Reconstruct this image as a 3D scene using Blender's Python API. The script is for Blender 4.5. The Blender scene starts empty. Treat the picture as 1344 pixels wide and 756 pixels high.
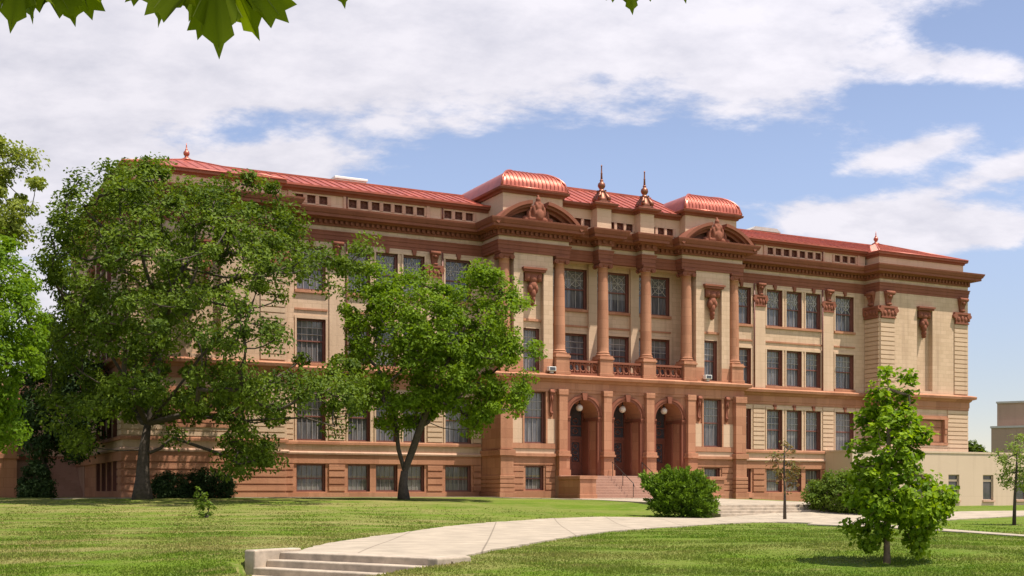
import bpy, bmesh, math, random
import numpy as np
from mathutils import Vector, Matrix

random.seed(7)
rng = np.random.default_rng(11)
scene = bpy.context.scene
COL = scene.collection
rad = math.radians

# ------------------------------------------------------------------ camera
CAM = np.array([-44.18, -72.17])
CAMZ = 0.20
YAW = rad(27.0)
RT = np.array([math.cos(YAW), -math.sin(YAW)])      # camera right on the ground
FW = np.array([math.sin(YAW), math.cos(YAW)])       # camera forward on the ground
FPX, CX, HY = 1611.0, 672.0, 648.0                  # lens in survey pixels

cam_d = bpy.data.cameras.new('camera')
cam_d.sensor_width = 36.0
cam_d.lens = FPX / 1344.0 * 36.0
cam_d.shift_y = 270.0 / 1344.0
cam_d.clip_end = 6000.0
cam_d.clip_start = 0.05
cam = bpy.data.objects.new('camera', cam_d)
cam.location = (CAM[0], CAM[1], CAMZ)
cam.rotation_euler = (rad(90), 0, -YAW)
COL.objects.link(cam)
scene.camera = cam

# ------------------------------------------------------------------ light
SUN = Vector((0.88, -1.0, 3.3)).normalized()        # towards the sun
sun_el = math.asin(SUN.z)
sun_d = bpy.data.lights.new('sun', 'SUN')
sun_d.energy = 3.9
sun_d.angle = rad(0.5)
sun_d.color = (1.0, 0.92, 0.80)
sun = bpy.data.objects.new('sun', sun_d)
sun.rotation_euler = (-SUN).to_track_quat('-Z', 'Y').to_euler()
sun.location = (0, -40, 60)
COL.objects.link(sun)

scene.view_settings.view_transform = 'Standard'
scene.view_settings.look = 'None'
scene.view_settings.gamma = 1.0
scene.view_settings.use_curve_mapping = False
scene.view_settings.exposure = 0.95

world = bpy.data.worlds.new('World')
scene.world = world
world.use_nodes = True


def build_world():
    nt = world.node_tree
    nt.nodes.clear()
    N, L = nt.nodes, nt.links
    out = N.new('ShaderNodeOutputWorld')
    bg = N.new('ShaderNodeBackground')
    bg.inputs['Strength'].default_value = 0.11
    L.new(bg.outputs[0], out.inputs[0])
    sky = N.new('ShaderNodeTexSky')
    sky.sky_type = 'NISHITA'
    sky.sun_disc = False
    sky.sun_elevation = sun_el
    sky.sun_rotation = math.atan2(SUN.x, SUN.y)
    sky.altitude = 1800
    sky.air_density = 1.0
    sky.dust_density = 0.4
    tc = N.new('ShaderNodeTexCoord')
    sep = N.new('ShaderNodeSeparateXYZ')
    L.new(tc.outputs['Generated'], sep.inputs[0])

    def math_(op, a, b=None, c=None, clamp=False):
        n = N.new('ShaderNodeMath'); n.operation = op; n.use_clamp = clamp
        for i, v in enumerate((a, b, c)):
            if v is None: continue
            if hasattr(v, 'is_linked') or hasattr(v, 'links'): L.new(v, n.inputs[i])
            else: n.inputs[i].default_value = v
        return n.outputs[0]
    X, Y, Z = sep.outputs
    # azimuth measured from north-east, elevation: both fixed in the world
    fw = math_('ADD', math_('MULTIPLY', X, float(FW[0])), math_('MULTIPLY', Y, float(FW[1])))
    rt = math_('ADD', math_('MULTIPLY', X, float(RT[0])), math_('MULTIPLY', Y, float(RT[1])))
    az = math_('ARCTAN2', rt, fw)
    el = math_('ARCSINE', Z)
    # cloud deck: directions projected on a flat layer
    den = math_('ADD', math_('MAXIMUM', Z, 0.0), 0.30)
    px = math_('DIVIDE', rt, den)
    py = math_('DIVIDE', fw, den)
    comb = N.new('ShaderNodeCombineXYZ')
    L.new(px, comb.inputs[0]); L.new(py, comb.inputs[1])
    mp = N.new('ShaderNodeMapping')
    mp.inputs['Rotation'].default_value = (0, 0, rad(-24))
    mp.inputs['Scale'].default_value = (1.25, 1.7, 1)
    mp.inputs['Location'].default_value = (3.1, 1.7, 0)
    L.new(comb.outputs[0], mp.inputs[0])
    nz = N.new('ShaderNodeTexNoise')
    nz.inputs['Scale'].default_value = 2.1
    nz.inputs['Detail'].default_value = 9
    nz.inputs['Roughness'].default_value = 0.64
    nz.inputs['Distortion'].default_value = 0.15
    L.new(mp.outputs[0], nz.inputs[0])
    nz2 = N.new('ShaderNodeTexNoise')
    nz2.inputs['Scale'].default_value = 7.0
    nz2.inputs['Detail'].default_value = 6
    nz2.inputs['Roughness'].default_value = 0.6
    L.new(mp.outputs[0], nz2.inputs[0])

    def blob(a, e, ra, re, w, tilt=0.0):
        # soft patch of cover round azimuth a, elevation e (degrees)
        ct, st = math.cos(rad(tilt)), math.sin(rad(tilt))
        da = math_('SUBTRACT', az, rad(a)); de = math_('SUBTRACT', el, rad(e))
        u = math_('ADD', math_('MULTIPLY', da, ct), math_('MULTIPLY', de, st))
        v = math_('SUBTRACT', math_('MULTIPLY', de, ct), math_('MULTIPLY', da, st))
        u = math_('DIVIDE', u, rad(ra)); v = math_('DIVIDE', v, rad(re))
        r2 = math_('ADD', math_('MULTIPLY', u, u), math_('MULTIPLY', v, v))
        g = math_('POWER', 2.718, math_('MULTIPLY', r2, -1.0))
        return math_('MULTIPLY', g, w)
    parts = [
        blob(-17, 19.5, 17, 6.0, 0.62),          # big bank upper left
        blob(-24, 11.0, 9, 8.0, 0.40),           # down to the left horizon
        blob(2, 21.0, 13, 3.0, 0.50),            # along the top
        blob(11, 19.5, 6, 2.8, 0.42, -28),       # ragged tongue to the right
        blob(20.5, 18.0, 4, 0.8, 0.44, -12),       # streak right
        blob(18.3, 14.9, 3.2, 0.6, 0.42, 10),
        blob(23, 14.0, 4.0, 0.7, 0.40, 10),
        blob(15.5, 12.3, 7, 1.1, 0.52, -4),
        blob(19, 11.0, 7, 0.8, 0.40, 3),       # low band above the right wing
        blob(-10.3, 14.9, 4.0, 1.1, 0.34, -4),
        blob(1.5, 14.0, 13, 3.0, -0.34),         # clear blue behind the roof
        blob(-13.2, 16.0, 4.2, 1.1, -0.42, 5),
        blob(17, 17.2, 6, 0.8, -0.16, -10),
        blob(24, 6.0, 9, 3.5, -0.35),
    ]
    back = math_('MULTIPLY', math_('MAXIMUM', math_('MULTIPLY', fw, -1.0), 0.0), 0.35)  # unseen cloud cover added behind the viewpoint to brighten the facade
    parts.append(back)
    cov = parts[0]
    for p_ in parts[1:]:
        cov = math_('ADD', cov, p_)
    d = math_('ADD', math_('MULTIPLY', math_('SUBTRACT', nz.outputs[0], 0.5), 1.25), cov)
    d = math_('ADD', d, math_('MULTIPLY', math_('SUBTRACT', nz2.outputs[0], 0.5), 0.62))
    ramp = N.new('ShaderNodeValToRGB')
    ramp.color_ramp.interpolation = 'EASE'
    ramp.color_ramp.elements[0].position = 0.10
    ramp.color_ramp.elements[0].color = (0, 0, 0, 1)
    ramp.color_ramp.elements[1].position = 0.36
    ramp.color_ramp.elements[1].color = (1, 1, 1, 1)
    L.new(d, ramp.inputs[0])
    # thick cloud a little greyer in its folds
    shade = N.new('ShaderNodeValToRGB')
    shade.color_ramp.elements[0].position = 0.30
    shade.color_ramp.elements[0].color = (3.4, 3.35, 3.75, 1)
    shade.color_ramp.elements[1].position = 0.62
    shade.color_ramp.elements[1].color = (4.35, 4.2, 4.5, 1)
    L.new(nz2.outputs[0], shade.inputs[0])
    tint = N.new('ShaderNodeMix'); tint.data_type = 'RGBA'; tint.blend_type = 'MULTIPLY'
    tint.inputs[0].default_value = 1.0
    lo_ = N.new('ShaderNodeMapRange'); lo_.interpolation_type = 'SMOOTHSTEP'
    lo_.inputs['From Min'].default_value = 0.0; lo_.inputs['From Max'].default_value = rad(16)
    lo_.inputs['To Min'].default_value = 0.52; lo_.inputs['To Max'].default_value = 0.93
    L.new(el, lo_.inputs[0])
    dim = N.new('ShaderNodeVectorMath'); dim.operation = 'SCALE'
    L.new(sky.outputs[0], dim.inputs[0]); L.new(lo_.outputs[0], dim.inputs['Scale'])
    L.new(dim.outputs[0], tint.inputs[6])
    tint.inputs[7].default_value = SKY_TINT
    mix = N.new('ShaderNodeMix'); mix.data_type = 'RGBA'
    fac = math_('MULTIPLY', ramp.outputs[0], 0.97)
    L.new(fac, mix.inputs[0])
    L.new(tint.outputs[2], mix.inputs[6])
    # clouds brightened towards the sun, adding fill light on the facade
    dt = N.new('ShaderNodeVectorMath'); dt.operation = 'DOT_PRODUCT'
    L.new(tc.outputs['Generated'], dt.inputs[0]); dt.inputs[1].default_value = tuple(SUN)
    sg = math_('MULTIPLY_ADD', math_('POWER', math_('MAXIMUM', dt.outputs['Value'], 0.0), 2.0), 1.6, 1.0 - 1.6 * 0.02)
    sc_ = N.new('ShaderNodeVectorMath'); sc_.operation = 'SCALE'
    L.new(shade.outputs[0], sc_.inputs[0]); L.new(sg, sc_.inputs['Scale'])
    L.new(sc_.outputs[0], mix.inputs[7])
    L.new(mix.outputs[2], bg.inputs['Color'])


SKY_TINT = (1.22, 1.0, 0.92, 1)
build_world()

# ------------------------------------------------------------------ materials
MATS = {}


def nodes_of(name):
    m = bpy.data.materials.new(name)
    m.use_nodes = True
    nt = m.node_tree
    b = nt.nodes['Principled BSDF']
    return m, nt, nt.nodes, nt.links, b


def stone_mat(name, base, dark, light, block=(0.9, 0.31), mortar=0.012, mortar_col=None, rough=0.85, bump=0.25, stain=0.35, joint=0.5, var=0.5):
    m, nt, N, L, b = nodes_of(name)
    geo = N.new('ShaderNodeNewGeometry')
    sep = N.new('ShaderNodeSeparateXYZ'); L.new(geo.outputs['Position'], sep.inputs[0])
    add = N.new('ShaderNodeMath'); add.operation = 'ADD'
    L.new(sep.outputs[0], add.inputs[0]); L.new(sep.outputs[1], add.inputs[1])
    comb = N.new('ShaderNodeCombineXYZ'); L.new(add.outputs[0], comb.inputs[0]); L.new(sep.outputs[2], comb.inputs[1])
    br = N.new('ShaderNodeTexBrick')
    br.inputs['Color1'].default_value = (0, 0, 0, 1)
    br.inputs['Color2'].default_value = (1, 1, 1, 1)
    br.inputs['Mortar'].default_value = (0.5, 0.5, 0.5, 1)
    br.inputs['Scale'].default_value = 1.0
    br.inputs['Brick Width'].default_value = block[0]
    br.inputs['Row Height'].default_value = block[1]
    br.inputs['Mortar Size'].default_value = mortar
    L.new(comb.outputs[0], br.inputs['Vector'])
    nz = N.new('ShaderNodeTexNoise'); nz.inputs['Scale'].default_value = 0.55; nz.inputs['Detail'].default_value = 6
    nz.inputs['Roughness'].default_value = 0.65
    L.new(geo.outputs['Position'], nz.inputs['Vector'])
    fine = N.new('ShaderNodeTexNoise'); fine.inputs['Scale'].default_value = 9; fine.inputs['Detail'].default_value = 5
    L.new(geo.outputs['Position'], fine.inputs['Vector'])
    # vertical weather streaks
    mp = N.new('ShaderNodeMapping'); mp.inputs['Scale'].default_value = (1.6, 1.6, 0.12)
    L.new(geo.outputs['Position'], mp.inputs[0])
    streak = N.new('ShaderNodeTexNoise'); streak.inputs['Scale'].default_value = 1.4; streak.inputs['Detail'].default_value = 4
    L.new(mp.outputs[0], streak.inputs['Vector'])
    r1 = N.new('ShaderNodeMix'); r1.data_type = 'RGBA'
    r1.inputs[6].default_value = (*dark, 1); r1.inputs[7].default_value = (*light, 1)
    # block to block variation + cloud noise
    s1 = N.new('ShaderNodeMath'); s1.operation = 'MULTIPLY_ADD'
    L.new(br.outputs['Color'], s1.inputs[0]); s1.inputs[1].default_value = var
    s2 = N.new('ShaderNodeMath'); s2.operation = 'MULTIPLY_ADD'
    L.new(nz.outputs[0], s2.inputs[0]); s2.inputs[1].default_value = 0.8; s2.inputs[2].default_value = -0.15
    L.new(s2.outputs[0], s1.inputs[2])
    s3 = N.new('ShaderNodeMath'); s3.operation = 'MULTIPLY_ADD'; s3.use_clamp = True
    L.new(fine.outputs[0], s3.inputs[0]); s3.inputs[1].default_value = 0.3
    L.new(s1.outputs[0], s3.inputs[2])
    sh = N.new('ShaderNodeMath'); sh.operation = 'SUBTRACT'; sh.use_clamp = True
    L.new(s3.outputs[0], sh.inputs[0]); sh.inputs[1].default_value = 0.1
    L.new(sh.outputs[0], r1.inputs[0])
    st = N.new('ShaderNodeMapRange')
    st.inputs['From Min'].default_value = 0.52; st.inputs['From Max'].default_value = 0.8
    st.inputs['To Min'].default_value = 0.0; st.inputs['To Max'].default_value = stain
    L.new(streak.outputs[0], st.inputs[0])
    r2 = N.new('ShaderNodeMix'); r2.data_type = 'RGBA'
    L.new(st.outputs[0], r2.inputs[0]); L.new(r1.outputs[2], r2.inputs[6])
    r2.inputs[7].default_value = (base[0] * .55, base[1] * .5, base[2] * .5, 1)
    r3 = N.new('ShaderNodeMix'); r3.data_type = 'RGBA'
    jm = N.new('ShaderNodeMath'); jm.operation = 'MULTIPLY'
    L.new(br.outputs['Fac'], jm.inputs[0]); jm.inputs[1].default_value = joint
    L.new(jm.outputs[0], r3.inputs[0]); L.new(r2.outputs[2], r3.inputs[6])
    mc = mortar_col or (base[0] * .55, base[1] * .52, base[2] * .5)
    r3.inputs[7].default_value = (*mc, 1)
    L.new(r3.outputs[2], b.inputs['Base Color'])
    b.inputs['Roughness'].default_value = rough
    b.inputs['Specular IOR Level'].default_value = 0.25
    bp = N.new('ShaderNodeBump'); bp.inputs['Strength'].default_value = bump; bp.inputs['Distance'].default_value = 0.03
    hs = N.new('ShaderNodeMath'); hs.operation = 'SUBTRACT'
    L.new(fine.outputs[0], hs.inputs[0]); L.new(br.outputs['Fac'], hs.inputs[1])
    L.new(hs.outputs[0], bp.inputs['Height']); L.new(bp.outputs[0], b.inputs['Normal'])
    MATS[name] = m
    return m


def plain_mat(name, col, rough=0.6, metal=0.0, spec=0.5, noise=0.0, nscale=4.0, bump=0.0, obj=False):
    m, nt, N, L, b = nodes_of(name)
    b.inputs['Roughness'].default_value = rough
    b.inputs['Metallic'].default_value = metal
    b.inputs['Specular IOR Level'].default_value = spec
    if noise > 0 or bump > 0:
        geo = N.new('ShaderNodeNewGeometry')
        nz = N.new('ShaderNodeTexNoise'); nz.inputs['Scale'].default_value = nscale; nz.inputs['Detail'].default_value = 7
        nz.inputs['Roughness'].default_value = 0.65
        L.new(geo.outputs['Position'], nz.inputs['Vector'])
        mr = N.new('ShaderNodeMapRange')
        mr.inputs['From Min'].default_value = 0.3; mr.inputs['From Max'].default_value = 0.7
        mr.inputs['To Min'].default_value = 1 - noise; mr.inputs['To Max'].default_value = 1 + noise
        L.new(nz.outputs[0], mr.inputs[0])
        mx = N.new('ShaderNodeMix'); mx.data_type = 'RGBA'; mx.blend_type = 'MULTIPLY'
        mx.inputs[0].default_value = 1.0; mx.inputs[6].default_value = (*col, 1)
        L.new(mr.outputs[0], mx.inputs[7])
        L.new(mx.outputs[2], b.inputs['Base Color'])
        if bump > 0:
            bp = N.new('ShaderNodeBump'); bp.inputs['Strength'].default_value = bump; bp.inputs['Distance'].default_value = 0.03
            L.new(nz.outputs[0], bp.inputs['Height']); L.new(bp.outputs[0], b.inputs['Normal'])
    else:
        b.inputs['Base Color'].default_value = (*col, 1)
    MATS[name] = m
    return m


TAN = (0.55, 0.385, 0.262)
BRN = (0.41, 0.19, 0.108)
stone_mat('buff_brick', TAN, (0.48, 0.33, 0.215), (0.62, 0.44, 0.305), block=(0.62, 0.31), joint=0.4, stain=0.5, var=0.5)
stone_mat('buff_stone', TAN, (0.52, 0.36, 0.24), (0.63, 0.45, 0.315), block=(1.4, 0.62), joint=0.25, stain=0.3, var=0.3)
stone_mat('red_sandstone', BRN, (0.31, 0.130, 0.071), (0.46, 0.222, 0.130), block=(1.3, 0.62), joint=0.45, stain=0.55, var=0.7)
stone_mat('carved_sandstone', (0.25, 0.088, 0.052), (0.19, 0.064, 0.038), (0.30, 0.112, 0.066), block=(3.1, 5.0), joint=0.1, stain=0.45, var=0.25)
stone_mat('pale_sandstone', (0.5, 0.32, 0.22), (0.43, 0.26, 0.18), (0.58, 0.38, 0.27), block=(1.2, 0.5), joint=0.3, stain=0.35, var=0.4)
stone_mat('step_stone', (0.38, 0.22, 0.16), (0.3, 0.17, 0.12), (0.44, 0.27, 0.2), block=(1.1, 3.0), joint=0.35, stain=0.3, var=0.4)
stone_mat('annex_stucco', (0.57, 0.435, 0.315), (0.54, 0.41, 0.295), (0.61, 0.47, 0.345), block=(5.2, 7.0), joint=0.3, stain=0.25, var=0.1, bump=0.1)
stone_mat('far_brick', (0.37, 0.265, 0.195), (0.33, 0.23, 0.17), (0.41, 0.295, 0.22), block=(2.5, 1.2), joint=0.25, stain=0.2, var=0.3)
plain_mat('roof_red', (0.36, 0.085, 0.048), rough=0.42, metal=0.15, noise=0.26, nscale=0.9)
plain_mat('copper', (0.46, 0.125, 0.082), rough=0.36, metal=0.45, noise=0.2, nscale=2.0)
plain_mat('dark_copper', (0.26, 0.095, 0.055), rough=0.4, metal=0.55, noise=0.25, nscale=5.0)
plain_mat('brown_paint', (0.17, 0.06, 0.042), rough=0.5, noise=0.15)
plain_mat('door_wood', (0.15, 0.048, 0.028), rough=0.42, noise=0.2, nscale=6)
plain_mat('lead_bars', (0.44, 0.41, 0.39), rough=0.5)
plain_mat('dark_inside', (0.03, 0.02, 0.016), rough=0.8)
plain_mat('cavity_brown', (0.17, 0.066, 0.044), rough=0.85, noise=0.2)
plain_mat('black_iron', (0.03, 0.025, 0.022), rough=0.45, metal=0.3)
plain_mat('globe_glass', (0.66, 0.56, 0.49), rough=0.18)
plain_mat('white_enamel', (0.75, 0.73, 0.68), rough=0.5, noise=0.1)
plain_mat('grey_sheet', (0.45, 0.43, 0.4), rough=0.55, noise=0.12)
plain_mat('flat_roof', (0.32, 0.26, 0.21), rough=0.9, noise=0.15)
plain_mat('concrete', (0.345, 0.285, 0.212), rough=0.9, noise=0.24, nscale=1.1, bump=0.15)
plain_mat('step_concrete', (0.38, 0.31, 0.235), rough=0.9, noise=0.34, nscale=2.6, bump=0.25)
plain_mat('bark', (0.066, 0.05, 0.037), rough=0.95, noise=0.4, nscale=7, bump=0.8)
plain_mat('pale_bark', (0.2, 0.14, 0.1), rough=0.95, noise=0.3, nscale=12, bump=0.5)


def add_joints(name, sx, ang):
    """expansion joints in a concrete material"""
    m = MATS[name]; nt = m.node_tree; N, L = nt.nodes, nt.links
    b = N['Principled BSDF']
    src = b.inputs['Base Color'].links[0].from_socket
    geo = N.new('ShaderNodeNewGeometry')
    mp = N.new('ShaderNodeMapping'); mp.inputs['Rotation'].default_value = (0, 0, ang)
    L.new(geo.outputs['Position'], mp.inputs[0])
    br = N.new('ShaderNodeTexBrick'); br.offset = 0
    br.inputs['Scale'].default_value = 1; br.inputs['Brick Width'].default_value = sx; br.inputs['Row Height'].default_value = sx
    br.inputs['Mortar Size'].default_value = 0.02
    L.new(mp.outputs[0], br.inputs['Vector'])
    mx = N.new('ShaderNodeMix'); mx.data_type = 'RGBA'; mx.blend_type = 'MULTIPLY'
    f = N.new('ShaderNodeMath'); f.operation = 'MULTIPLY'; f.inputs[1].default_value = 0.7
    L.new(br.outputs['Fac'], f.inputs[0]); L.new(f.outputs[0], mx.inputs[0])
    L.new(src, mx.inputs[6]); mx.inputs[7].default_value = (0.35, 0.33, 0.3, 1)
    L.new(mx.outputs[2], b.inputs['Base Color'])


add_joints('concrete', 2.4, YAW)


def glass_mat(name, kind):
    """window pane: dark glass with drawn curtains or blinds hanging behind it"""
    m, nt, N, L, b = nodes_of(name)
    tc = N.new('ShaderNodeTexCoord')
    sep = N.new('ShaderNodeSeparateXYZ'); L.new(tc.outputs['Object'], sep.inputs[0])
    oi = N.new('ShaderNodeObjectInfo')
    ad = N.new('ShaderNodeMath'); ad.operation = 'MULTIPLY_ADD'
    L.new(oi.outputs['Random'], ad.inputs[0]); ad.inputs[1].default_value = 40.0; L.new(sep.outputs[0], ad.inputs[2])
    cv = N.new('ShaderNodeCombineXYZ')
    L.new(ad.outputs[0], cv.inputs[0])
    zz = N.new('ShaderNodeMath'); zz.operation = 'MULTIPLY'; L.new(sep.outputs[2], zz.inputs[0]); zz.inputs[1].default_value = 0.10
    L.new(zz.outputs[0], cv.inputs[1])
    fold = N.new('ShaderNodeTexNoise'); fold.inputs['Scale'].default_value = 7.5; fold.inputs['Detail'].default_value = 3
    L.new(cv.outputs[0], fold.inputs['Vector'])
    big = N.new('ShaderNodeTexNoise'); big.inputs['Scale'].default_value = 1.1; big.inputs['Detail'].default_value = 2
    L.new(cv.outputs[0], big.inputs['Vector'])
    rp = N.new('ShaderNodeValToRGB')
    rp.color_ramp.elements[0].position = 0.36; rp.color_ramp.elements[1].position = 0.68
    rp.color_ramp.elements[0].color = (0.065, 0.064, 0.072, 1)
    rp.color_ramp.elements[1].color = {'curtain': (0.17, 0.16, 0.16, 1), 'lower': (0.2, 0.185, 0.15, 1), 'dark': (0.05, 0.05, 0.056, 1)}[kind]
    L.new(fold.outputs[0], rp.inputs[0])
    last = rp.outputs[0]
    if kind == 'lower':
        # pale cloth in the lower part, a thin gold valance band above it
        for lo, hi, col, f in ((-9, 0.52, (0.22, 0.21, 0.175, 1), 0.55), (0.86, 0.98, (0.3, 0.21, 0.06, 1), 0.6)):
            a = N.new('ShaderNodeMath'); a.operation = 'GREATER_THAN'; L.new(sep.outputs[2], a.inputs[0]); a.inputs[1].default_value = lo
            c = N.new('ShaderNodeMath'); c.operation = 'LESS_THAN'; L.new(sep.outputs[2], c.inputs[0]); c.inputs[1].default_value = hi
            p = N.new('ShaderNodeMath'); p.operation = 'MULTIPLY'; L.new(a.outputs[0], p.inputs[0]); L.new(c.outputs[0], p.inputs[1])
            q = N.new('ShaderNodeMath'); q.operation = 'MULTIPLY'; L.new(p.outputs[0], q.inputs[0])
            q2 = N.new('ShaderNodeMath'); q2.operation = 'MULTIPLY'; L.new(fold.outputs[0], q2.inputs[0]); q2.inputs[1].default_value = f * 2
            L.new(q2.outputs[0], q.inputs[1])
            mx = N.new('ShaderNodeMix'); mx.data_type = 'RGBA'
            L.new(q.outputs[0], mx.inputs[0]); L.new(last, mx.inputs[6]); mx.inputs[7].default_value = col
            last = mx.outputs[2]
    if kind == 'curtain':
        th = N.new('ShaderNodeMath'); th.operation = 'MULTIPLY_ADD'; L.new(oi.outputs['Random'], th.inputs[0]); th.inputs[1].default_value = 2.3; th.inputs[2].default_value = 0.75
        gt = N.new('ShaderNodeMath'); gt.operation = 'GREATER_THAN'; L.new(sep.outputs[2], gt.inputs[0]); L.new(th.outputs[0], gt.inputs[1])
        gf_ = N.new('ShaderNodeMath'); gf_.operation = 'MULTIPLY'; L.new(gt.outputs[0], gf_.inputs[0]); gf_.inputs[1].default_value = 0.55
        mb_ = N.new('ShaderNodeMix'); mb_.data_type = 'RGBA'
        L.new(gf_.outputs[0], mb_.inputs[0]); L.new(last, mb_.inputs[6]); mb_.inputs[7].default_value = (0.23, 0.215, 0.20, 1)
        last = mb_.outputs[2]
    L.new(last, b.inputs['Base Color'])
    b.inputs['Roughness'].default_value = 0.06
    b.inputs['Specular IOR Level'].default_value = 0.6
    nb = N.new('ShaderNodeTexNoise'); nb.inputs['Scale'].default_value = 0.9
    L.new(tc.outputs['Object'], nb.inputs['Vector'])
    bp = N.new('ShaderNodeBump'); bp.inputs['Strength'].default_value = 0.08; bp.inputs['Distance'].default_value = 0.1
    L.new(nb.outputs[0], bp.inputs['Height']); L.new(bp.outputs[0], b.inputs['Normal'])
    MATS[name] = m


glass_mat('pane_curtain', 'curtain')
glass_mat('pane_lower', 'lower')
glass_mat('pane_dark', 'dark')


def leaf_mat(name, c1, c2, trans=0.35, rough=0.6):
    m, nt, N, L, b = nodes_of(name)
    at = N.new('ShaderNodeAttribute'); at.attribute_name = 'tint'
    mx = N.new('ShaderNodeMix'); mx.data_type = 'RGBA'
    mx.inputs[6].default_value = (*c1, 1); mx.inputs[7].default_value = (*c2, 1)
    L.new(at.outputs['Fac'], mx.inputs[0])
    L.new(mx.outputs[2], b.inputs['Base Color'])
    b.inputs['Roughness'].default_value = rough
    b.inputs['Specular IOR Level'].default_value = 0.2
    tr = N.new('ShaderNodeBsdfTranslucent')
    br = N.new('ShaderNodeMix'); br.data_type = 'RGBA'; br.blend_type = 'MULTIPLY'
    br.inputs[0].default_value = 1; L.new(mx.outputs[2], br.inputs[6]); br.inputs[7].default_value = (1.3, 1.25, 0.6, 1)
    L.new(br.outputs[2], tr.inputs[0])
    ms = N.new('ShaderNodeMixShader'); ms.inputs[0].default_value = trans
    L.new(b.outputs[0], ms.inputs[1]); L.new(tr.outputs[0], ms.inputs[2])
    L.new(ms.outputs[0], N['Material Output'].inputs[0])
    MATS[name] = m


leaf_mat('elm_leaf', (0.034, 0.068, 0.005), (0.165, 0.235, 0.018), 0.36)
leaf_mat('ash_leaf', (0.080, 0.150, 0.006), (0.225, 0.335, 0.018), 0.45)
leaf_mat('bright_leaf', (0.085, 0.165, 0.004), (0.18, 0.28, 0.012), 0.45)
leaf_mat('yellow_leaf', (0.14, 0.185, 0.02), (0.30, 0.34, 0.06), 0.4)
leaf_mat('young_maple_leaf', (0.06, 0.14, 0.005), (0.30, 0.42, 0.015), 0.45)
leaf_mat('hanging_maple_leaf', (0.125, 0.18, 0.003), (0.20, 0.26, 0.004), 0.68)
leaf_mat('leaf_vein', (0.17, 0.21, 0.03), (0.2, 0.24, 0.04), 0.4)
leaf_mat('juniper_needle', (0.035, 0.085, 0.006), (0.19, 0.30, 0.02), 0.22)
leaf_mat('dark_shrub_leaf', (0.02, 0.045, 0.012), (0.05, 0.085, 0.02), 0.2)
leaf_mat('shrub_leaf', (0.07, 0.13, 0.012), (0.165, 0.235, 0.024), 0.35)
leaf_mat('bronze_leaf', (0.16, 0.06, 0.03), (0.17, 0.19, 0.05), 0.35)
leaf_mat('pale_leaf', (0.15, 0.22, 0.035), (0.27, 0.34, 0.07), 0.4)


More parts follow.
